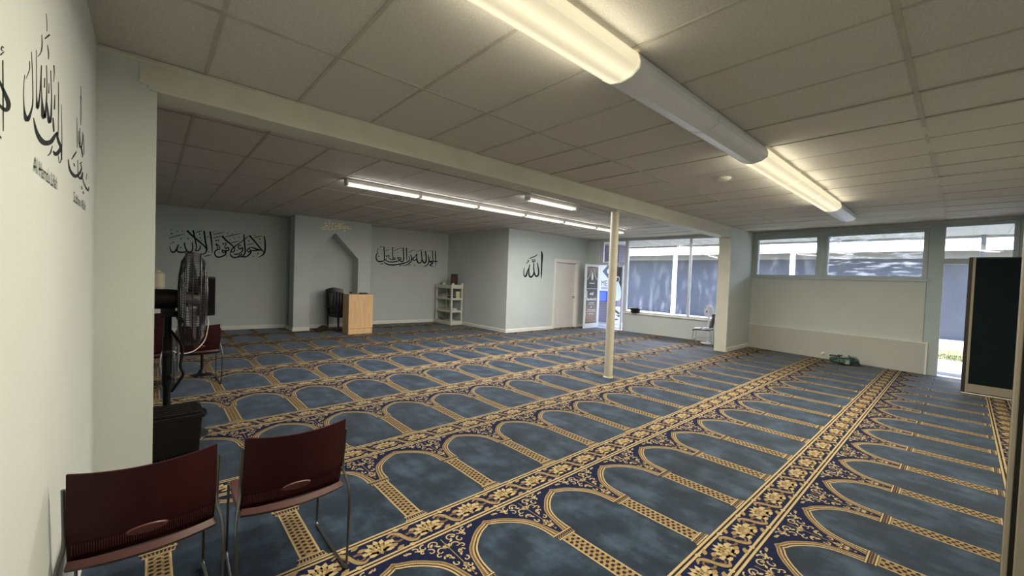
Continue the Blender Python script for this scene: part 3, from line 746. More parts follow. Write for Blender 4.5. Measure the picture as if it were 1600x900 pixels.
# smoke detector
b = MB(); b.lathe([(.085, 0), (.085, -.012), (.072, -.026), (.06, -.034), (.03, -.038), (0, -.038)], (5.43, 2.10, H - .003), 32)
tag(b.build('smoke_detector', mat('detector_white', (.72, .70, .66), .5), smooth=True), 'round white smoke detector on the front ceiling tiles', 'smoke detector')

# ------------------------------------------------------------------ wall calligraphy (vinyl)
def decal(name, P0, n, strokes, x0, y0, sc, M, label, th=.003, k=5, extra=None, bold=1.0):
    """strokes drawn as (x, y, width) in a crop at (x0,y0) magnified sc, laid on the wall plane"""
    n = Vector(n).normalized(); b = MB(); vs_all = []
    for st in strokes:
        p = catmull(st, k); L, R_ = [], []
        for i in range(len(p)):
            a = np.array(p[max(i - 1, 0)][:2]); c = np.array(p[min(i + 1, len(p) - 1)][:2]); d = c - a; d /= (np.linalg.norm(d) + 1e-9)
            nn = np.array([-d[1], d[0]]) * max(p[i][2] * bold, .5) / 2; q = np.array(p[i][:2]); L.append(q + nn); R_.append(q - nn)
        ring = L + R_[::-1]; W = [at((x0 + q[0] / sc, y0 + q[1] / sc), P0, n) for q in ring]; N = len(p); o = []
        for i in range(N): o += [W[i] - n * .0003, W[2 * N - 1 - i] - n * .0003, W[i] + n * th, W[2 * N - 1 - i] + n * th]
        fs = []
        for i in range(N - 1):
            a, c = 4 * i, 4 * i + 4
            fs += [(a + 2, a + 3, c + 3, c + 2), (a, c, c + 1, a + 1), (a, a + 2, c + 2, c), (a + 1, c + 1, c + 3, a + 3)]
        fs += [(0, 1, 3, 2), (4 * N - 4, 4 * N - 2, 4 * N - 1, 4 * N - 3)]
        b.add(o, fs)
    if extra: extra(b)
    o = b.build(name, M)
    return tag(o, label, 'wall lettering')
def wd(pts, *ws):
    n = len(pts); out = []
    for i, p in enumerate(pts):
        f = i / (n - 1) * (len(ws) - 1); j = min(int(f), len(ws) - 2) if len(ws) > 1 else 0
        w_ = ws[0] if len(ws) == 1 else ws[j] * (1 - (f - j)) + ws[j + 1] * (f - j)
        out.append((p[0], p[1], w_))
    return out
def tick(x, y, s=14): return [(x - s * .4, y - s * .35, s * .5), (x, y + s * .1, s * .9), (x + s * .45, y - s * .2, s * .4)]
BN = Vector((-.092, -1, 0)).normalized(); BP = (.95, 12.33, 0)
T1 = [wd([(1485, 175), (1498, 290), (1496, 390), (1470, 450), (1400, 490)], 14, 20, 20, 6), wd([(1268, 170), (1350, 262), (1440, 370), (1488, 425)], 20, 18, 10),
      wd([(1252, 352), (1310, 345), (1370, 368), (1437, 382)], 8, 18, 16), wd([(1437, 382), (1340, 390), (1285, 388)], 14, 12),
      wd([(1285, 388), (1258, 362), (1236, 388), (1258, 410), (1292, 398), (1275, 440), (1215, 482), (1140, 478)], 10, 14, 18, 16), wd([(1185, 150), (1197, 300), (1206, 400), (1180, 462), (1105, 492)], 14, 20, 18, 8),
      wd([(1255, 178), (1150, 262), (1060, 325), (1010, 372), (1002, 408), (1045, 402), (1048, 342)], 8, 14, 14, 14), wd([(865, 175), (930, 245), (1000, 302), (1050, 348)], 22, 20, 12),
      wd([(1150, 325), (1120, 310), (1103, 345), (1130, 368), (1162, 348), (1165, 392), (1120, 438), (1040, 446)], 10, 16, 14), wd([(990, 400), (988, 452), (1022, 486), (1080, 490), (1165, 440)], 8, 18, 14),
      wd([(932, 300), (905, 330), (922, 360), (955, 345), (965, 382), (928, 392), (868, 388)], 10, 16, 12), wd([(880, 375), (864, 400), (888, 422), (924, 402), (912, 450), (850, 482), (800, 486), (765, 456), (760, 408), (790, 380), (832, 370), (822, 328), (780, 290)], 12, 16, 18, 14, 10),
      wd([(770, 290), (800, 340), (788, 385)], 14, 10), wd([(690, 110), (710, 250), (722, 425)], 22, 18, 8), wd([(600, 100), (620, 250), (640, 360), (620, 425), (555, 452)], 22, 20, 10),
      wd([(350, 95), (420, 165), (520, 250), (600, 320), (640, 375)], 22, 20, 14), wd([(440, 90), (460, 180), (480, 280), (490, 345), (470, 392)], 20, 16, 10), wd([(545, 310), (546, 352), (512, 392), (470, 388)], 10, 16, 12),
      wd([(425, 270), (435, 345), (418, 402), (370, 412), (345, 390), (320, 330), (310, 270)], 12, 20, 14), wd([(345, 392), (318, 412), (250, 416), (213, 402), (203, 368), (225, 300)], 12, 20, 12), wd([(225, 300), (195, 370), (170, 408), (130, 412), (105, 372), (98, 320)], 14, 20, 6)]
T1 += [wd(q, 7, 9, 5) for q in ([(85, 208), (200, 176), (325, 145)], [(480, 127), (525, 112), (570, 100)], [(735, 157), (815, 138), (895, 120)], [(735, 205), (800, 192), (855, 180)], [(915, 187), (1030, 163), (1145, 138)], [(1000, 277), (1060, 264), (1120, 250)], [(1230, 307), (1285, 296), (1335, 285)], [(1340, 197), (1400, 186), (1460, 175)], [(600, 477), (660, 464), (715, 450)])]
T1 += [tick(*q) for q in ((128, 85), (125, 140, 20), (212, 110), (280, 105), (265, 215, 18), (368, 212, 18), (145, 265, 18), (118, 290), (540, 150, 18), (545, 202, 18), (565, 240), (655, 190), (740, 120), (950, 135), (1020, 138), (985, 230), (1045, 210), (1120, 190), (1258, 250, 18), (1345, 165), (1418, 222, 18), (1430, 275), (1395, 432, 18), (1325, 475), (930, 470), (820, 422), (258, 345, 18), (670, 405), (1090, 385))]
T1 += [wd([(x - 11, y), (x + 11, y + 2)], 18) for x, y in ((778, 242), (812, 240), (885, 290), (918, 286))]
decal('wall_calligraphy', BP, BN, T1, 255, 350, 9.412, INK, 'long black Arabic calligraphy on the back wall behind the fan', bold=1.25)
T2 = [wd([(1455, 240), (1462, 400), (1466, 590)], 16, 18, 8), wd([(1388, 235), (1396, 350), (1402, 470)], 16, 16, 12), wd([(1512, 490), (1400, 482), (1330, 492), (1300, 482)], 14, 26, 22), wd([(1330, 482), (1360, 520), (1400, 512), (1372, 552), (1332, 562), (1368, 592), (1400, 605)], 14, 20, 20, 14),
      wd([(1290, 340), (1310, 420), (1308, 500), (1270, 570), (1195, 602)], 12, 22, 22, 12), wd([(1228, 250), (1250, 400), (1240, 500), (1200, 518), (1168, 470), (1150, 400), (1140, 250)], 22, 24, 26, 20, 16), wd([(1152, 450), (1130, 512), (1080, 522), (1050, 490), (1034, 400), (1040, 320)], 16, 26, 16),
      wd([(1042, 312), (990, 380), (948, 422), (960, 462), (1010, 456), (1032, 420)], 12, 20, 16), wd([(890, 330), (920, 400), (912, 470), (860, 532), (780, 576), (700, 580)], 14, 22, 18, 8), wd([(860, 370), (872, 440), (840, 490), (760, 522), (640, 552), (500, 566), (380, 556), (310, 522), (290, 488)], 12, 20, 24, 24, 12),
      wd([(800, 180), (806, 320), (810, 465)], 18, 16, 10), wd([(728, 175), (735, 330), (736, 450), (710, 490), (670, 482), (630, 440), (598, 410), (640, 400), (692, 420)], 20, 20, 20, 16, 14), wd([(692, 425), (640, 466), (590, 482), (500, 500), (400, 496), (328, 462)], 12, 20, 20, 14),
      wd([(480, 160), (486, 300), (492, 420)], 18, 16, 14), wd([(490, 420), (530, 405), (546, 425), (520, 441), (430, 436), (400, 390), (398, 340)], 14, 18, 12), wd([(290, 150), (296, 300), (302, 440), (332, 450), (352, 418)], 20, 18, 12), wd([(302, 450), (260, 480), (190, 492), (138, 470), (113, 410), (120, 330), (150, 290), (135, 262), (157, 180)], 14, 24, 20, 14, 8),
      wd([(335, 345), (350, 382), (390, 338)], 14, 12)]
T2 += [wd(q, 7, 9, 5) for q in ([(320, 248), (380, 228), (440, 210)], [(510, 252), (610, 205), (720, 178)], [(845, 282), (920, 245), (1000, 210)], [(1020, 272), (1100, 240), (1180, 215)], [(830, 587), (880, 565), (920, 545)])]
T2 += [tick(*q) for q in ((222, 155, 26), (175, 365, 26), (215, 545, 24), (255, 540, 24), (657, 582, 26), (985, 570, 20), (1130, 597), (1435, 602), (200, 212), (240, 250), (240, 312), (342, 190), (400, 172), (530, 180), (540, 310), (600, 280), (690, 240), (630, 512), (850, 200), (905, 280), (1200, 340), (1270, 250), (1335, 245), (1350, 402), (435, 370), (600, 362))]
decal('wall_calligraphy', BP, BN, T2, 580, 375, 14.545, INK, 'black Arabic calligraphy between the niche and the white shelf', bold=1.25)
T3 = [wd(q, 22, 26, 18) for q in ([(160, 430), (230, 442), (330, 382), (420, 352), (462, 330), (400, 308), (348, 345)], [(250, 500), (370, 482), (440, 430), (500, 420), (562, 330)], [(520, 130), (521, 230), (522, 320)], [(630, 220), (641, 330), (620, 482), (470, 492)], [(730, 330), (850, 362), (720, 402)], [(650, 482), (900, 462), (1050, 452), (1290, 462)], [(900, 230), (903, 340), (905, 440)], [(945, 240), (948, 340), (950, 440)], [(995, 240), (998, 340), (1000, 430)], [(1060, 340), (1070, 390), (1082, 442)], [(1130, 350), (1136, 420), (1142, 482)], [(1190, 330), (1190, 400), (1190, 482)], [(1250, 360), (1270, 410), (1292, 452)], [(1090, 552), (1160, 540), (1222, 520)], [(1290, 380), (1312, 470), (1400, 460), (1412, 402)], [(220, 325), (230, 340), (242, 352)], [(290, 262), (350, 235), (420, 210)], [(660, 262), (730, 240), (800, 220)], [(1010, 262), (1080, 245), (1150, 230)], [(700, 522), (725, 515), (752, 522)])]
decal('wall_calligraphy', (0, BF, 0), (0, -1, 0), T3, 495, 340, 26.67, GOLDV, 'small gold Arabic calligraphy above the pointed niche', bold=1.6)
T4 = [wd([(566, 170), (582, 270), (573, 450), (568, 640), (560, 772)], 14, 34, 24, 22, 6), wd([(478, 420), (490, 490), (506, 600), (500, 682), (465, 716), (425, 682), (406, 600), (400, 520), (400, 430)], 12, 24, 28, 22, 16), wd([(405, 620), (385, 692), (340, 732), (305, 702), (294, 620), (300, 540), (316, 460)], 14, 30, 20, 14), wd([(292, 540), (262, 612), (240, 692), (215, 722), (190, 692), (185, 610), (198, 520)], 12, 28, 18, 8), wd([(298, 336), (380, 302), (440, 276), (482, 243)], 10, 18, 10), wd([(365, 345), (375, 400), (396, 404), (400, 350)], 12), wd([(400, 405), (424, 400), (426, 345)], 12), wd([(233, 442), (270, 412), (286, 382), (268, 364)], 8, 14, 16)]
decal('wall_calligraphy', (0, CY, 0), (0, -1, 0), T4, 805, 380, 13.85, INK, 'black Arabic word beside the white door', bold=1.25)
LP, LN = (XL, 0, 0), (1, 0, 0)
def caption(txt, y0, y1, z, h):
    def ex(b):
        vs, fs = text_mesh(txt, 1.0); mx = max(v.x for v in vs); mn = min(v.x for v in vs)
        b.add([(XL + .002, y0 + (y1 - y0) * (v.x - mn) / (mx - mn), z + v.y * h) for v in vs], fs)
    return ex
T5 = [wd(q, *w_) for q, w_ in (
    ([(38.5, 117), (36.6, 140), (37.5, 170), (41.5, 187), (47, 178), (51, 160), (50.6, 120), (49, 81)], (.7, 1, 2.2, 7, 3.5, 1.6, 1.2, .8)), ([(56.5, 78), (56.8, 120), (57, 150), (58.2, 169), (62, 148), (64.6, 102)], (.7, 1, 1.5, 4, 2, 1.2)),
    ([(64, 105), (65, 150), (67.8, 182), (71, 174), (73, 140), (72.6, 102)], (1, 1.4, 7, 3, 1.4, 1.1)), ([(73.2, 160), (76.5, 190), (79.5, 182), (80.3, 150), (79, 110)], (1, 4.5, 3, 1.4, 1)),
    ([(91, 128), (91.2, 165), (90.8, 212)], (.9, 1.1, 1)), ([(95.5, 163), (96.6, 210), (96.5, 250)], (.7, 1, 1)), ([(84, 102), (84.6, 114), (83.5, 128)], (1.8, 1.2, .6)), ([(85.5, 148), (85.2, 160), (84.8, 171)], (.7, 1.8, 2)), ([(69.5, 122), (69.2, 137)], (1.6, 1.6)), ([(76.5, 130), (76, 146)], (.7, 1.6)),
    ([(52, 184), (57.4, 207), (67, 222), (78.5, 222), (86, 211), (90, 206)], (1, 5, 8, 7, 4, 2)), ([(88, 207), (91, 220), (94.6, 231), (87.5, 241), (83, 236)], (3, 4, 4.5, 6, 2)), ([(81.7, 228), (78.5, 239), (74, 243.5)], (1, 2, 1)), ([(95.4, 232), (95.4, 249), (92.7, 254.5), (91, 243)], (1.5, 1.2, 1, .8)), ([(82.8, 184), (83.4, 196), (84, 206)], (1.4, 2.6, 2)),
    ([(72, 21), (73, 34), (73.2, 49)], (.5, .8, .6)), ([(69.7, 60.7), (77.6, 54)], (1.6, 2.6)), ([(65, 54), (65.5, 72), (63, 83), (58.7, 88.5)], (.6, 1.6, 1.2, .6)), ([(73.9, 70), (75.5, 82), (75.5, 93)], (.8, 1.6, .8)), ([(45.7, 95), (46, 108), (40.4, 123)], (.8, 1.2, .6)))]
decal('wall_calligraphy', LP, LN, T5, 0, 0, 1.0, INK, 'large black Arabic calligraphy captioned Al Hamdu Lillah on the left wall', th=.0006, extra=caption('Al Hamdu Lillah', 1.855, 2.265, 1.852, .066))
T6 = [wd(q, *w_) for q, w_ in (
    ([(126, 152), (126.3, 175), (126, 196)], (.8, 1, .8)), ([(126, 135), (126.4, 160)], (.5, .7)), ([(125.2, 150), (127.4, 154)], (1.2, 1.2)), ([(119.7, 183), (120.2, 205), (120.8, 231)], (.5, .9, .8)), ([(123, 204), (123.4, 222), (126, 231), (128.6, 222), (129, 206)], (.8, 1.6, 2.4, 1.6, .8)), ([(126.6, 228), (128, 236), (129, 246)], (1.4, 2.4, 1.2)), ([(130.3, 210), (130.8, 226), (131, 242)], (.6, 1, .8)), ([(124.6, 200), (125.3, 226)], (.8, 1.2)), ([(121.3, 250), (121.8, 270)], (.8, 1)),
    ([(106.4, 249), (109, 265), (116.5, 275), (123, 272), (127, 264), (126, 255)], (1.4, 3.2, 5.2, 4.4, 2, 1)), ([(112, 249), (116, 242), (119.7, 236.5)], (1.2, 2.2, 1.2)), ([(115.4, 255), (116.2, 260)], (1.6, 1.6)), ([(120.8, 274.5), (126.6, 279), (129, 269)], (1.4, 4, 2)), ([(129, 279), (131.3, 287), (137.4, 298), (138.7, 292)], (1.2, 1.6, 2, .8)), ([(135.5, 271), (134.6, 281)], (.6, 1)), ([(127.4, 291), (127.8, 296)], (1.4, 1.4)), ([(129.7, 299), (130.2, 303)], (1.4, 1.4)), ([(132.5, 289), (134.5, 296)], (1, 1.4)), ([(124, 256), (128, 253)], (.9, 1.4)))]
decal('wall_calligraphy', LP, LN, T6, 0, 0, 1.0, INK, 'smaller black Arabic calligraphy captioned Subhan Allah near the wall corner', th=.0006, extra=caption('Subhan Allah', 2.70, 3.147, 1.859, .066))
T7 = [wd(q, *w_) for q, w_ in (([(5.6, 75), (3.4, 72.5), (1.6, 76.5), (4, 79.8)], (1.0, 1.8, 1.4)), ([(0.2, 86), (3, 83.5), (6.2, 80.5)], (1.8, 1.8, 1)), ([(4, 94), (4.5, 150), (4.8, 205)], (1.6, 2, 1.2)), ([(-2, 125), (6, 143), (13.0, 162), (9, 172), (-3, 163)], (3, 5, 7, 6, 4)), ([(-14, 60), (-15, 120), (-18, 175), (-30, 190)], (2, 3, 6, 4)))]
decal('wall_calligraphy', LP, LN, T7, 0, 0, 1.0, INK, 'black Arabic calligraphy cut off by the picture edge on the left wall', th=.0006, extra=caption('Allahu Akbar', 1.09, 1.505, 1.842, .066))

# ------------------------------------------------------------------ stacking chairs
def make_chair(label, group):
    r = empty('stacking_chair', (0, 0, 0), 0, label, 'chair', group)
    hw = .222
    def back(u, v):
        s_ = 2 * u - 1; z = .452 + .355 * v - .012 * s_ * s_ * (1 - v) + .012 * s_ * s_ * v
        wv = hw * (1.02 - .02 * v)
        y = -.175 - .075 * v + .03 * (1 - v) ** 6 - .045 * (1 - s_ * s_)
        return (s_ * wv, y, z)
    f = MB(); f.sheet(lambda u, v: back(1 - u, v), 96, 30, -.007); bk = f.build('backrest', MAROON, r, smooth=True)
    f = MB()
    def pad(u, v):
        a = u * 2 * PI; rr = v; s_ = rr * .30 * math.cos(a); vv = .215 + rr * .062 * math.sin(a); p = back((s_ + 1) / 2, vv); return (p[0], p[1] - .004, p[2])
    N = 28; ring = [pad(k / N, 1.0) for k in range(N)]; rin = [pad(k / N, .85) for k in range(N)]
    f.add([(x, y + .004, z) for x, y, z in ring] + [(x, y - .002, z) for x, y, z in rin], [(k, N + k, N + (k + 1) % N, (k + 1) % N) for k in range(N)] + [[N + k for k in range(N)]])
    hd = f.build('grip', MAROON_G, bk); hd['label'] = 'lighter oval grip'
    f = MB()
    for k in range(58):
        u = .025 + .95 * (k + .5) / 58; z0, z1 = .085, .235
        vs = []
        for vv in np.linspace(z0, z1, 6):
            for du, dy in ((-.0042, .001), (-.0022, -.0035), (.0022, -.0035), (.0042, .001)):
                p = back(u + du, vv); vs.append((p[0], p[1] + dy - .001, p[2]))
        f.add(vs, [(4 * i + j, 4 * i + 4 + j, 4 * i + 5 + j, 4 * i + 1 + j) for i in range(5) for j in range(3)])
    f.build('ribs', MAROON_G, bk)
    def seat(u, v):
        s_ = 2 * u - 1; y = -.205 + .47 * v; wv = hw * (1.0 + .03 * math.sin(PI * v)) * (1 - .12 * max(0, v - .9) / .1 * abs(s_))
        z = .452 - .018 * (1 - s_ * s_) * math.sin(PI * min(v * 1.2, 1)) - .05 * max(0, (v - .82) / .18) ** 2 + .03 * max(0, (.12 - v) / .12) ** 2 - .006
        yb = y - .045 * (1 - s_ * s_) * (1 - v) ** 2
        return (s_ * wv, yb, z)
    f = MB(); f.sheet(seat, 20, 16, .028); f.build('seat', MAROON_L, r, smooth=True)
    for s_ in (-1, 1):
        x = s_ * (hw + .008)
        pts_ = [(x, -.232, .76), (x, -.195, .575), (x * 1.0, -.200, .53), (x * 1.07, -.235, .47), (x * 1.09, -.252, .40), (x * 1.05, -.255, .012), (x * 1.0, .255, .012), (x * 1.0, .215, .43), (x * .93, .10, .428), (x * .93, -.15, .436)]
        f = MB(); f.tube(fillet(pts_, .03, 4), .0065, 8); f.build('side_frame', STEEL, r, smooth=True)
        for yy in (-.235, .19):
            f = MB(); f.tube([(x * (1.045 if yy < 0 else 1), yy, .004), (x * (1.04 if yy < 0 else 1), yy + .04, .004)], .0065, 6); f.build('glide', BLACKP, r)
    for yy in (-.02, .16):
        f = MB(); f.tube([(-hw, yy, .420), (hw, yy, .420)], .006, 8); f.build('cross_bar', STEEL, r)
    return r
ch = make_chair('maroon plastic stacking chair seen from behind, against the near left wall', 'maroon stacking chairs in the foreground')
ch.location = (-.002, 2.375, 0); ch.rotation_euler = (0, 0, .02)
copy_tree(ch, (.552, 2.372, 0), -.02, 'maroon stacking chair seen from behind, the one standing clear of the wall', 'maroon stacking chairs in the foreground')
GB = 'maroon stacking chairs behind the fan'
copy_tree(ch, (.485, 6.86, 0), 0, 'maroon stacking chair beyond the fan with its chrome leg in full view', GB)
copy_tree(ch, (-.055, 6.84, 0), 0, 'maroon stacking chair directly behind the fan post, mostly hidden', GB)
copy_tree(ch, (.02, 8.78, 0), 0, 'maroon stacking chair in the rear row beside the white water cooler', GB)

# ------------------------------------------------------------------ pedestal fan
fr = empty('pedestal_fan', (.122, 4.75, 0), .0, 'large black pedestal fan seen edge-on with its wire cage', 'fan')
zc = 1.28
AX = Vector((.998, -.065, 0)).normalized()
U_, W_ = Vector((0, 0, 1)), AX.cross(Vector((0, 0, 1)))
fc = Vector((.175, 0, zc))
f = MB(); R0 = .43
for rr, dx in ((R0, .0), (R0 * .99, .055), (R0 * .99, -.055), (R0 * .80, .085), (R0 * .80, -.085), (R0 * .55, .10), (R0 * .55, -.10), (R0 * .3, .105), (R0 * .3, -.105)):
    f.tube([fc + AX * dx + (U_ * math.cos(a) + W_ * math.sin(a)) * rr for a in np.linspace(0, 2 * PI, 49)[:-1]], .0045, 5, closed=True)
for k in range(110):
    a = 2 * PI * k / 110; d = U_ * math.cos(a) + W_ * math.sin(a)
    for s_ in (-1, 1):
        f.tube([fc + d * R0, fc + d * R0 * .985 + AX * s_ * .045, fc + d * R0 * .8 + AX * s_ * .085, fc + d * R0 * .5 + AX * s_ * .102, fc + d * .06 + AX * s_ * .108], .0026, 4, caps=False)
f.build('guard', STEEL if False else mat('fan_cage_steel', (.06, .06, .06), .35, metal=.8), fr, smooth=True)
f = MB()
for k in range(3):
    a0 = k * 2 * PI / 3 + .4
    def bladef(u, v, a0=a0):
        rr = .06 + (.38 - .06) * v; a = a0 + (u - .5) * (1.25 - .25 * v); d = U_ * math.cos(a) + W_ * math.sin(a); return fc + d * rr + AX * ((u - .5) * .075 * (1 - .4 * v))
    f.sheet(bladef, 8, 8, .003)
f.lathe([(.065, -.05), (.07, 0), (.065, .04), (.03, .06), (0, .062)], fc, 24, axis=AX)
f.build('blades', mat('fan_blade_grey', (.16, .16, .17), .35, metal=.5), fr, smooth=True)
f = MB(); f.lathe([(.05, .10), (.082, .11), (.088, .16), (.088, .27), (.080, .30), (.084, .31), (.084, .35), (.05, .385), (0, .39)], fc, 28, axis=-AX); f.box(-.05, .05, -.04, .04, zc - .16, zc - .08)
f.build('motor', BLACKP, fr, smooth=True)
f = MB(); f.tube([(.0, 0, zc - .10), (.06, .0, zc - .13), (.10, 0, zc - .22)], .02, 8); f.tube([(.0, 0, .03), (0, 0, zc - .1)], .028, 16); f.tube([(0, 0, .5), (0, 0, .95)], .036, 16); f.build('post', BLACKP, fr, smooth=True)
f = MB(); f.tube([(.075, -.01, .62), (.075, -.01, 1.03)], .011, 10); f.build('chrome_rod', CHROME, fr, smooth=True)
f = MB(); f.tube(catmull([(.02, -.05, 1.0), (.10, -.06, .85), (.09, -.07, .68), (.11, -.07, .60), (.06, -.06, .50), (.03, -.05, .45)], 6), .012, 8); f.tube([(.02, -.045, .60), (.035, -.06, .565)], .02, 8); f.build('power_cord', BLACKP, fr, smooth=True)
f = MB(); f.lathe([(.30, 0), (.31, .012), (.29, .03), (.07, .05), (.05, .09), (.035, .10)], (0, 0, 0), 32); f.build('base', BLACKM, fr, smooth=True)
f = MB(); f.lathe([(.03, 0), (.03, .02), (.012, .024)], (-.035 + .03, -.045, .80), 14, axis=(0, -1, 0)); f.build('height_knob', BLACKP, fr, smooth=True)

# black tote in front of the fan
tr = empty('storage_trunk', (-.02, 4.26, 0), .03, 'black wheeled storage trunk with rimmed lid in front of the fan', 'trunk')
f = MB()
vs = [(-.33, -.14, .05), (.33, -.14, .05), (.33, .15, .05), (-.33, .15, .05), (-.35, -.16, .36), (.35, -.16, .36), (.35, .17, .36), (-.35, .17, .36)]
f.add(vs, [(3, 2, 1, 0), (4, 5, 6, 7), (0, 1, 5, 4), (1, 2, 6, 5), (2, 3, 7, 6), (3, 0, 4, 7)]); f.build('body', BLACKP, tr, bevel=.02)
f = MB(); f.box(-.362, .362, -.172, .182, .352, .385); f.box(-.34, .34, -.15, .16, .385, .405)
for k in range(5): f.box(-.05 + .0 * k, .28, -.12 + k * .055, -.10 + k * .055, .405, .411)
f.build('lid', BLACKP, tr, bevel=.008)
f = MB(); f.tube(fillet([(.355, -.08, .34), (.385, -.08, .35), (.385, .09, .35), (.355, .09, .34)], .015), .009, 8); f.build('handle', BLACKP, tr)
for x_, y_ in ((-.28, -.11), (.295, -.11), (-.28, .12), (.295, .12)):
    f = MB(); f.lathe([(.027, -.012), (.03, -.008), (.03, .008), (.027, .012)], (x_, y_, .031), 16, axis=(1, 0, 0)); f.box(x_ - .016, x_ + .016, y_ - .006, y_ + .006, .03, .06); f.build('caster', mat('caster_white', (.55, .55, .55), .5), tr, smooth=False)

# loudspeaker on a stand behind the chairs
sx, sy = .575, 7.35
sr = empty('speaker_stand', (sx, sy, 0), 0, 'black pole stand with round base under the loudspeaker behind the fan', 'stand')
f = MB(); f.tube([(0, 0, .08), (0, 0, .875)], .018, 12); f.build('pole', BLACKM, sr)
f = MB(); f.lathe([(.13, 0), (.13, .012), (.05, .03), (.03, .08), (.019, .085)], (0, 0, 0), 28); f.build('base', BLACKM, sr, smooth=True); f = MB(); f.lathe([(.03, 0), (.03, .04)], (0, 0, .40), 14); f.build('collar', BLACKM, sr)
sr = empty('loudspeaker', (sx, sy, .875), .25, 'black loudspeaker cabinet standing on its stand beside the fan', 'speaker')
f = MB(); f.prism([(-.16, 0), (.15, 0), (.15, .33), (.02, .50), (-.12, .56), (-.16, .56)], 0, -.10, .10)
f.fr = None; f.build('cabinet', BLACKP, sr, bevel=.012)
f = MB(); f.box(-.085, .085, -.168, -.158, .03, .53); f.build('grille', mat('grille_black', (.006, .006, .006), .9, spec=.1), sr)
cb = catmull([(sx, sy - .18, .94), (sx + .01, 6.90, .90), (sx, 6.62, .88), (sx - .01, 6.50, .80), (sx - .05, 6.42, .64), (.42, 6.25, .55), (.28, 5.9, .58), (.15, 5.5, .70), (.10, 5.1, .76), (.075, 4.86, .70), (.085, 4.79, .58)], 8)
f = MB(); f.tube(cb, .006, 8); tag(f.build('cable', mat('cable_white', (.55, .50, .43), .5), smooth=True), 'loose pale cable looping from the loudspeaker to the fan post', 'cable')
# water cooler
wr = empty('water_cooler', (.12, 9.6, 0), 0, 'white water cooler with cream cap far behind the fan', 'water cooler')
WHP = mat('white_plastic', (.62, .62, .58), .4)
f = MB(); f.box(-.17, .17, -.16, .16, .02, 1.05); f.box(-.17, .17, -.16, .16, 1.06, 1.09); f.build('body', WHP, wr, bevel=.02)
f = MB(); f.lathe([(.05, 1.09), (.055, 1.12), (.11, 1.17), (.115, 1.20), (.11, 1.34), (.115, 1.36), (.11, 1.42), (.05, 1.46), (.05, 1.48)], (-.03, 0, 0), 24); f.build('bottle', mat('cream_plastic', (.55, .50, .36), .4), wr, smooth=True)
for x_ in (-.08, .04): f = MB(); f.box(x_, x_ + .04, -.19, -.16, .84, .87); f.build('tap', BLACKP, wr)

# ------------------------------------------------------------------ lectern and things by the niche
lx0, lx1, ly, lz = 3.705, 4.325, 10.21, 1.005
lr = empty('lectern', ((lx0 + lx1) / 2, ly, 0), 0, 'light wooden box lectern in front of the niche', 'lectern')
hw_ = (lx1 - lx0) / 2
f = MB(); f.box(-hw_, hw_, 0, .02, .14, lz); f.build('front_panel', WOOD, lr, bevel=.002)
f = MB(); f.box(-hw_ + .005, hw_ - .03, .004, .024, 0, .132); f.build('plinth', WOOD, lr)
for s_ in (-1, 1):
    f = MB(); a = s_ * hw_; f.box(min(a, a - s_ * .02), max(a, a - s_ * .02), .02, .42, 0, lz); f.build('side_panel', WOOD, lr)
f = MB(); f.box(-hw_ + .02, hw_ - .02, .03, .42, .45, .47); f.build('shelf', WOOD, lr)
f = MB(); f.box(-hw_ + .021, hw_ - .021, .021, .42, lz - .02, lz); f.build('top', WOOD, lr)
f = MB(); f.box(hw_ - .24 + (lx0 + lx1) / 2, hw_ - .07 + (lx0 + lx1) / 2, ly + .20, ly + .36, lz + .001, lz + .03); tag(f.build('book', mat('book_dark', (.03, .025, .02), .6), bevel=.004), 'dark book lying on the lectern top', 'book')
f = MB(); f.tube(catmull([(3.86, ly + .30, lz + .002), (3.86, ly + .29, lz + .02), (3.84, ly + .22, lz + .035), (3.80, ly + .14, lz + .04)], 5), .008, 8); f.lathe([(.014, 0), (.017, .02), (.015, .05), (0, .055)], (3.81, ly + .15, lz + .038), 12, axis=(-.8, -.5, .1))
tag(f.build('microphone', BLACKP, smooth=True), 'small black microphone at the lectern top', 'microphone')
# dark armchair in the niche
ar = empty('armchair', (3.83, 11.10, 0), .30, 'dark carved wooden armchair half hidden behind the lectern', 'chair')
DK_ = mat('dark_upholstery', (.012, .010, .010), .35, noise=(30, .3)); SLAT_SHINE = mat('pale_slat_shine', (.13, .12, .11), .4)
def at_sheet(u, v): s_ = 2 * u - 1; return (s_ * .25, -.03 + .10 * v * 0 + .06 * s_ * s_, .40 + v * (.68 + .05 * math.cos(s_ * PI / 2)))
f = MB(); f.sheet(lambda u, v: (at_sheet(u, v)[0], .22 + .09 * v - at_sheet(u, v)[1], at_sheet(u, v)[2]), 16, 10, .045); bk = f.build('backrest', DK_, ar, smooth=True)
f = MB()  # back slats, their shine put in as a paler colour
for k in range(5):
    x = -.18 + k * .09; f.box(x - .006, x + .006, .17 - .02, .30, .47, 1.02 - abs(k - 2) * .02)
f.build('slat_highlight', SLAT_SHINE, bk)
f = MB(); f.box(-.26, .26, -.25, .24, .36, .45); f.build('seat', DK_, ar, bevel=.03)
for s_ in (-1, 1):
    f = MB(); f.box(s_ * .28 - .03, s_ * .28 + .03, -.22, .24, .62, .66); f.tube([(s_ * .28, -.2, .38), (s_ * .28, -.2, .63)], .022, 8); f.build('armrest', DARKWOOD, ar, bevel=.01)
    for y_ in (-.22, .22):
        f = MB(); f.tube([(s_ * .24, y_, .0), (s_ * .24, y_, .20), (s_ * .25, y_, .38)], [.018, .026, .03], 10); f.build('leg', DARKWOOD, ar)
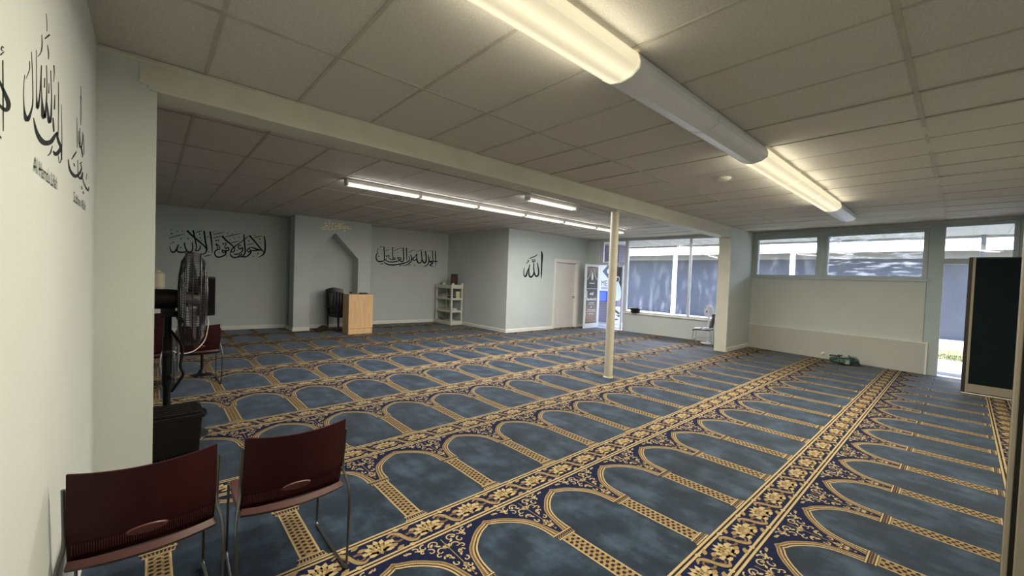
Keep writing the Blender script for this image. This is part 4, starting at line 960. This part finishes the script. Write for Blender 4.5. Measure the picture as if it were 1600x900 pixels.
f = MB(); f.sheet(lambda u, v: (3.20 + .42 * u, 11.14 + .26 * v + .04 * math.sin(5 * u), .012 + .10 * math.sin(PI * u) * math.sin(PI * v) * (1 + .3 * math.sin(9 * u + 4 * v))), 16, 10, .012)
tag(f.build('floor_cushion', mat('brown_cloth', (.045, .022, .012), .8, noise=(20, .4)), smooth=True), 'crumpled brown cloth on the floor beside the armchair', 'cushion')

# ------------------------------------------------------------------ white shelf with books
WS = mat('shelf_cream', (.60, .60, .52), .5, noise=(8, .05))
X0, X1, Y0, Y1 = 7.06, 7.50, 10.72, 11.66
sr = empty('shelf_unit', (X0, Y0, 0), 0, 'cream open shelf unit in the corner beside the calligraphy', 'shelf')
q = lambda p: (p[0] - X0, p[1] - Y0, p[2])
pw = .055
for (x, y) in ((X0, Y0), (X1 - pw, Y0), (X0, Y1 - pw), (X1 - pw, Y1 - pw)):
    f = MB(); f.fr = q; f.box(x, x + pw, y, y + pw, 0, 1.27); f.build('post', WS, sr, bevel=.006)
for z in (.10, .43, .83):
    f = MB(); f.fr = q; f.box(X0 + .01, X1 - .01, Y0 + .01, Y1 - .01, z - .02, z + .015); f.box(X0 + .004, X0 + .02, Y0, Y1, z - .035, z + .03); f.box(X0, X1, Y0 + .004, Y0 + .02, z - .035, z + .03); f.build('shelf', WS, sr, bevel=.004)
f = MB(); f.fr = q; f.box(X0 - .01, X1 + .01, Y0 - .01, Y1 + .01, 1.17, 1.20); f.box(X0 - .012, X0 + .012, Y0, Y1, 1.155, 1.265); f.prism([(X0, 1.155), (X1, 1.155), (X1, 1.34), (X1 - .08, 1.34), (X1 - .10, 1.28), (X0 + .10, 1.28), (X0 + .08, 1.34), (X0, 1.31)], 1, Y0 - .012, Y0 + .012)
f.box(X1 - .02, X1, Y0, Y1, 1.18, 1.25); f.build('top_tray', WS, sr, bevel=.004)
f = MB(); f.fr = q; f.box(X0 - .004, X1 + .004, Y0 - .004, Y1 + .004, 0, .07); f.build('plinth', WS, sr, bevel=.006)
f = MB(); f.box(X0 + .16, X0 + .40, Y0 + .26, Y0 + .31, 1.2, 1.62, M=None); tag(f.build('book', mat('frame_brown', (.05, .03, .02), .5, noise=(12, .5)), bevel=.006), 'dark brown book standing upright on the cream shelf top', 'book')
f = MB(); f.lathe([(.05, 0), (.065, .05), (.07, .09), (.05, .12), (0, .13)], (X0 + .17, Y0 + .72, 1.201), 18); tag(f.build('bowl', mat('white_ceramic', (.70, .70, .66), .4), smooth=True), 'small white bowl on top of the cream shelf unit', 'bowl')
f = MB(); f.lathe([(.055, 0), (.06, .07), (.045, .12), (.02, .14)], (X0 + .18, Y0 + .86, 1.201), 14); f.box(X0 + .10, X0 + .26, Y0 + .55, Y0 + .62, 1.201, 1.25)
tag(f.build('tin', mat('green_tin', (.16, .22, .12), .5), bevel=.003), 'small dull green tin at the back of the shelf top', 'tin')
rnd = random.Random(11)
cols = [(.42, .40, .36), (.36, .33, .30), (.30, .27, .22), (.48, .46, .40), (.05, .05, .05), (.22, .20, .17)]
def books(z, y0, n, xs, g, names, flat=True, cset=None):
    for k in range(n):
        h = rnd.uniform(.022, .045); wx = rnd.uniform(.16, .22); wy = rnd.uniform(.20, .24); c = (cset or cols)[k % len(cset or cols)]
        b = MB(); x = X0 + xs + rnd.uniform(-.01, .02); y = y0 + rnd.uniform(-.01, .01)
        b.box(x, x + wx, y, y + wy, z, z + h, 0); b.box(x + .004, x + wx + .002, y + .004, y + wy - .004, z + .004, z + h - .004, 1)
        o = b.build('book', [mat('cover_%02d_%02d' % (int(c[0] * 99), int(c[2] * 99)), c, .6), mat('paper', (.55, .52, .45), .8)])
        tag(o, names % (['bottom', 'second', 'third', 'fourth', 'fifth', 'sixth'][k] if k < n - 1 else 'top'), 'book', g); z += h + .0005
G = 'books on the cream shelf unit'
books(.846, Y0 + .62, 6, .05, G, '%s book of the tall pile on the upper shelf')
books(.846, Y0 + .36, 2, .06, G, '%s pale book of the low pile beside the tall pile, upper shelf', cset=[(.50, .48, .44)])
books(.846, Y0 + .10, 2, .05, G, '%s black book of the low pile on the upper shelf', cset=[(.02, .02, .02)])
books(.446, Y0 + .64, 2, .06, G, '%s cream book at the far end of the middle shelf', cset=[(.5, .48, .42), (.4, .38, .33)])
books(.446, Y0 + .36, 2, .06, G, '%s pale book halfway along the middle shelf', cset=[(.42, .40, .36)])
books(.446, Y0 + .08, 2, .10, G, '%s white book at the near end of the middle shelf', cset=[(.55, .54, .50)])
books(.116, Y0 + .58, 2, .06, G, '%s dark book at the far end of the lowest shelf', cset=[(.10, .08, .06), (.2, .18, .15)])
books(.116, Y0 + .20, 2, .08, G, '%s pale book near the front of the lowest shelf', cset=[(.38, .36, .32)])
f = MB(); f.box(X0 + .22, X0 + .36, Y0 + .06, Y0 + .10, .846, 1.06); tag(f.build('book', mat('cream_cover', (.60, .56, .36), .6), bevel=.003), 'cream book standing upright at the near end of the upper shelf', 'book', G)

# ------------------------------------------------------------------ window side: pot, fan, chair, bag, knob
p = LW((2.88, -.0, .612))
b = MB(); b.lathe([(.13, 0), (.155, .10), (.165, .13), (.19, .14), (.19, .155), (.16, .155), (.14, .06), (0, .06)], (p.x, p.y, .6125), 28)
o = b.build('bowl', [mat('black_pot', (.008, .008, .008), .4)], smooth=True); tag(o, 'black flared pot on the window sill beside the entrance', 'pot')
# white fan
fr = empty('fan', (11.18, 4.53, 0), 0, 'white round pedestal fan against the shop window', 'fan')
WF = mat('fan_white', (.78, .78, .80), .4); fz = .86; ax = Vector((-.80, .60, .0)).normalized(); u_, w_ = Vector((0, 0, 1)), ax.cross(Vector((0, 0, 1)))
f = MB()
for rr, d in ((.175, .0), (.17, .03), (.17, -.03), (.11, .055), (.11, -.055), (.055, .06)): f.tube([ax * d + Vector((0, 0, fz)) + (u_ * math.cos(a) + w_ * math.sin(a)) * rr for a in np.linspace(0, 2 * PI, 33)[:-1]], .005, 5, closed=True)
for k in range(48):
    a = 2 * PI * k / 48; d = u_ * math.cos(a) + w_ * math.sin(a); c = Vector((0, 0, fz))
    f.tube([c + ax * -.06 + d * .03, c + ax * -.05 + d * .12, c + d * .175, c + ax * .05 + d * .12, c + ax * .06 + d * .03], .0022, 4, caps=False)
f.build('guard', WF, fr, smooth=True)
f = MB()
for k in range(3):
    a0 = k * 2.094
    f.sheet(lambda u, v, a0=a0: Vector((0, 0, fz)) + (u_ * math.cos(a0 + (u - .5) * 1.7) + w_ * math.sin(a0 + (u - .5) * 1.7)) * (.03 + .12 * v) + ax * ((u - .5) * .04), 6, 4, .002)
f.build('blades', mat('fan_blade_pale', (.55, .56, .60), .4), fr, smooth=True)
f = MB(); f.lathe([(.02, .055), (.03, .06), (.03, .066), (0, .068)], (0, 0, fz), 16, axis=ax); f.build('hub', mat('hub_grey', (.08, .08, .09), .5), fr)
f = MB(); f.lathe([(.05, .03), (.06, .06), (.055, .15), (0, .17)], (0, 0, fz), 20, axis=-ax); f.build('motor', WF, fr, smooth=True)
f = MB(); f.tube([(0, 0, .03), (0, 0, fz - .05)], .014, 12); f.lathe([(.17, 0), (.17, .02), (.03, .045)], (0, 0, 0), 28); f.build('stand', WF, fr, smooth=True)
# window chair
wr = empty('side_chair', (10.55, 4.40, 0), .22, 'dark maroon chair with thin metal legs beside the window stub', 'chair')
DMAR = mat('dark_maroon', (.03, .006, .008), .5)
f = MB(); f.sheet(lambda u, v: ((2 * u - 1) * (.19 - .05 * max(0, v - .7) ** 2 / .09 * abs(2 * u - 1)), -.20 - .05 * v + .03 * (2 * u - 1) ** 2, .50 + .36 * v - .05 * (2 * u - 1) ** 4 * v), 12, 10, -.02); f.build('backrest', DMAR, wr, smooth=True)
f = MB(); f.sheet(lambda u, v: ((2 * u - 1) * .21, -.20 + .42 * v, .455 - .03 * max(0, v - .8) / .2), 8, 8, .03); f.build('seat', DMAR, wr, smooth=True)
for s_ in (-1, 1):
    f = MB(); f.tube(fillet([(s_ * .19, -.235, .80), (s_ * .19, -.20, .45), (s_ * .20, -.245, 0)], .03), .009, 8); f.build('leg', CHROME, wr, smooth=True)
    f = MB(); f.tube(fillet([(s_ * .19, -.15, .43), (s_ * .19, .19, .43), (s_ * .20, .23, 0)], .03), .009, 8); f.build('leg', CHROME, wr, smooth=True)
    f = MB(); f.tube([(s_ * .197, -.225, .2), (s_ * .197, .21, .2)], .006, 8); f.build('stretcher', CHROME, wr)
f = MB(); f.tube([(-.195, .2, .2), (.195, .2, .2)], .006, 8); f.build('stretcher', CHROME, wr)
PAPER = mat('white_paper', (.75, .75, .74), .7)
for k, (dx, dy, lab) in enumerate(((-.05, .10, 'white folded paper on the seat of the window chair, front sheet'), (.06, -.08, 'white paper on the window chair close to its backrest'))):
    q = Matrix.Rotation(.22, 4, 'Z') @ Vector((dx, dy, 0)); f = MB(); f.sheet(lambda u, v: (10.55 + q.x + (u - .5) * .20, 4.40 + q.y + (v - .5) * .15, .462 + .012 * k + .02 * math.sin(PI * u) * (1 - .5 * v)), 8, 4, .004)
    tag(f.build('paper', PAPER, smooth=True), lab, 'paper')
# green bag
gr = empty('duffel_bag', (10.93, 1.62, 0), math.atan2(-.42, .10) + .15, 'dark green duffel bag slumped on the carpet under the windows', 'bag')
GRN = mat('green_nylon', (.030, .075, .065), .45, noise=(14, .5), bump=(25, .6)); NAVY = mat('navy_nylon', (.02, .03, .05), .5, noise=(14, .4)); PALE = mat('pale_green_plastic', (.26, .34, .31), .4, noise=(20, .3))
def bag(u, v):
    a = 2 * PI * v; x = -.24 + .48 * u; e = math.sin(PI * min(max(u, .02), .98)) ** .35; wob = 1 + .12 * math.sin(11 * u + 3 * a) + .08 * math.sin(7 * a + 5 * u)
    return (x, .11 * e * math.cos(a) * wob, .09 + max(-.088, .085 * e * math.sin(a) * wob + (.015 * math.sin(9 * u))))
f = MB(); f.sheet(bag, 24, 20, .004); f.build('body', GRN, gr, smooth=True)
f = MB(); f.sheet(lambda u, v: (.10 + .17 * u, -.085 + .15 * v, .01 + .115 * math.sin(PI * (.12 + .78 * u)) * math.sin(PI * (.1 + .8 * v))), 8, 8, .006); f.build('side_pocket', NAVY, gr, smooth=True)
f = MB(); f.box(-.23, .02, -.06, .06, .150, .178); f.box(-.02, .08, -.118, -.100, .03, .12); f.box(.06, .20, -.03, .05, .155, .19); f.build('flap', PALE, gr, bevel=.006)
f = MB()
for x in (-.10, .07): f.tube(catmull([(x, -.122, .03), (x, -.115, .13), (x, -.04, .20), (x, .03, .19)], 5), .010, 6)
f.tube(catmull([(-.24, 0, .16), (-.25, -.05, .19), (-.15, -.08, .185), (-.05, -.06, .20)], 5), .010, 6)
f.build('strap', NAVY, gr, smooth=True)
q = FW((1.66, -.055, .12)); b = MB(); b.lathe([(.032, 0), (.032, .006), (.022, .010), (.024, .03), (.028, .045), (.018, .055), (0, .056)], q, 20, axis=(-FW.n.x, -FW.n.y, 0)); tag(b.build('door_stop', TRIMW, smooth=True), 'small round white knob low on the panel left of the green bag', 'knob')

# ------------------------------------------------------------------ open glass entrance door
hx, hy = LW((4.22, -.02, 0))[:2]
ax_, ay_ = 10.42, 8.135
ang = math.atan2(ay_ - hy, ax_ - hx); DL = math.hypot(ax_ - hx, ay_ - hy)
gr = empty('glass_door', (hx, hy, 0), ang, 'white framed glass entrance door standing open with a dark poster', 'door')
f = MB(); z1 = 2.10; st = .075
f.box(0, st, -.022, .022, .012, z1); f.box(DL - st, DL, -.022, .022, .012, z1); f.box(st, DL - st, -.022, .022, .012, .17); f.box(st, DL - st, -.022, .022, z1 - .08, z1)
f.build('door_frame', mat('door_white_aluminium', (.72, .72, .76), .4), gr, bevel=.004)
f = MB(); f.box(st, DL - st, -.004, .004, .17, z1 - .08); f.build('glass_pane', GLASS, gr)
f = MB(); f.box(DL - .05, DL - .03, .022, .06, .98, 1.02); f.box(DL - .05, DL - .03, .022, .06, 1.16, 1.20); f.box(DL - .055, DL - .025, .055, .075, .94, 1.24); f.lathe([(.02, 0), (.02, .02)], (DL - .04, .022, 1.30), 14, axis=(0, 1, 0)); f.build('pull_handle', ALU, gr, bevel=.003)
def poster_mat():
    M = bpy.data.materials.new('poster_print'); M.use_nodes = True; t = M.node_tree; bb = t.nodes['Principled BSDF']
    g = t.nodes.new('ShaderNodeNewGeometry'); s_ = t.nodes.new('ShaderNodeSeparateXYZ'); t.links.new(g.outputs['Position'], s_.inputs[0])
    mr = t.nodes.new('ShaderNodeMapRange'); mr.inputs[1].default_value = .2; mr.inputs[2].default_value = 2.0; t.links.new(s_.outputs[2], mr.inputs[0])
    cr = t.nodes.new('ShaderNodeValToRGB'); e = cr.color_ramp.elements; e[0].position = 0; e[0].color = (.22, .14, .10, 1); e[1].position = 1; e[1].color = (.22, .14, .12, 1)
    for ps, c in ((.18, (.30, .20, .16)), (.30, (.16, .13, .14)), (.48, (.06, .06, .08)), (.70, (.022, .022, .03)), (.84, (.05, .04, .045))): k = e.new(ps); k.color = (*c, 1)
    n = t.nodes.new('ShaderNodeTexNoise'); n.inputs['Scale'].default_value = 9; t.links.new(g.outputs['Position'], n.inputs['Vector'])
    mx = t.nodes.new('ShaderNodeMix'); mx.data_type = 'RGBA'; mx.blend_type = 'OVERLAY'; mx.inputs[0].default_value = .5
    t.links.new(mr.outputs[0], cr.inputs[0]); t.links.new(cr.outputs[0], mx.inputs[6]); t.links.new(n.outputs[0], mx.inputs[7]); t.links.new(mx.outputs[2], bb.inputs['Base Color']); bb.inputs['Roughness'].default_value = .35
    return M
f = MB(); x0, x1, z0, z1 = st + .01, DL - st - .01, .19, 2.0; f.box(x0, x1, .006, .012, z0, z1); po = f.build('poster', poster_mat(), gr); po['label'] = 'dark poster with white lines of text'
f = MB(); xm = (x0 + x1) / 2; W = x1 - x0
f.prism([(xm - .05, 1.62), (xm - .02, 1.58), (xm + .03, 1.60), (xm + .055, 1.70), (xm + .03, 1.80), (xm + .01, 1.88), (xm - .02, 1.80), (xm - .05, 1.72)], 1, .0125, .0145)
for s_ in (-1, 1): f.tube([(xm + s_ * .08, .0135, 1.93), (xm + s_ * W * .26, .0135, 1.72), (xm + s_ * W * .46, .0135, 1.60)], .010, 4)
for (z, h, w_) in ((1.47, .028, .5), (1.30, .012, .95), (.83, .022, .5), (.78, .012, .6), (.55, .012, .9), (.60, .022, .7), (.47, .018, .5)): f.box(xm - W * w_ / 2, xm + W * w_ / 2, .0125, .0145, z, z + h)
rnd = random.Random(2)
for (z, n, h) in ((1.10, 6, .10), (.96, 12, .05)):
    for k in range(n): x = xm + (k - n / 2 + .5) * W * (.06 if n == 6 else .075); f.box(x - .014, x + .014, .0125, .0145, z + rnd.uniform(-.02, .01), z + h * rnd.uniform(.5, 1))
f.box(xm - W * .45, xm + W * .45, .0125, .0145, .925, .95); f.lathe([(.03, 0), (.03, .002)], (xm, .0125, .70), 12, axis=(0, 1, 0))
f.build('poster_lettering', mat('poster_white', (.75, .74, .74), .5), po)

# ------------------------------------------------------------------ dark room divider panels
BEI = mat('beige_trim', (.26, .23, .185), .5, noise=(10, .05)); DKP = mat('dark_panel_fabric', (.004, .0085, .011), .85, spec=.15, noise=(25, .25)); DKE = mat('dark_edge', (.018, .015, .013), .5)
def divider(name, x, y0, y1, h, label, side=.10):
    r = empty(name, (x, (y0 + y1) / 2, 0), 0, label, 'room divider', 'tall dark divider panels'); hw = (y1 - y0) / 2
    f = MB(); f.box(0, .05, -hw, hw, .012, h); f.build('core', DKE, r, bevel=.004)
    f = MB(); f.box(-.006, .0, -hw + .03, hw - .078, .17, h - .02); f.build('panel', DKP, r)
    f = MB(); f.box(-.012, .0, hw - .075, hw - .045, .02, h - .008); f.box(-.012, .0, -hw, -hw + .03, .02, h - .008); f.build('edge_strip', BEI, r, bevel=.002)
    f = MB(); f.box(-.012, .0, -hw + .03, hw - .075, .03, .16); f.build('kick_board', BEI, r, bevel=.002)
    f = MB(); f.box(-.014, .056, -hw + .005, hw - .005, .003, .016); f.build('floor_rail', TRIMW, r)
    return r
divider('room_divider', 9.75, -.89, -.032, 2.175, 'tall black divider panel standing in front of the street door')
# frame of the nearest divider at the edge of the room
nx = 2.62
r = empty('room_divider', (nx, -.5, 0), 0, 'beige framed edge of a divider panel close to the camera', 'room divider', 'tall dark divider panels')
def nb(y): return y + .5
ye = at((1566.5, 850), (nx, 0, 0), (1, 0, 0)).y
f = MB(); f.box(.0, .045, nb(-.93), nb(ye), .003, 2.19); f.build('core', DKE, r, bevel=.003)
f = MB(); f.box(-.012, .0, nb(ye - .016), nb(ye + .001), .003, 2.19); f.box(-.016, .0, nb(ye - .118), nb(ye - .030), .003, 2.19); f.build('edge_strip', BEI, r, bevel=.004)
f = MB(); f.box(-.008, .0, nb(-.93), nb(ye - .118), .16, 2.17); f.build('panel', DKP, r)
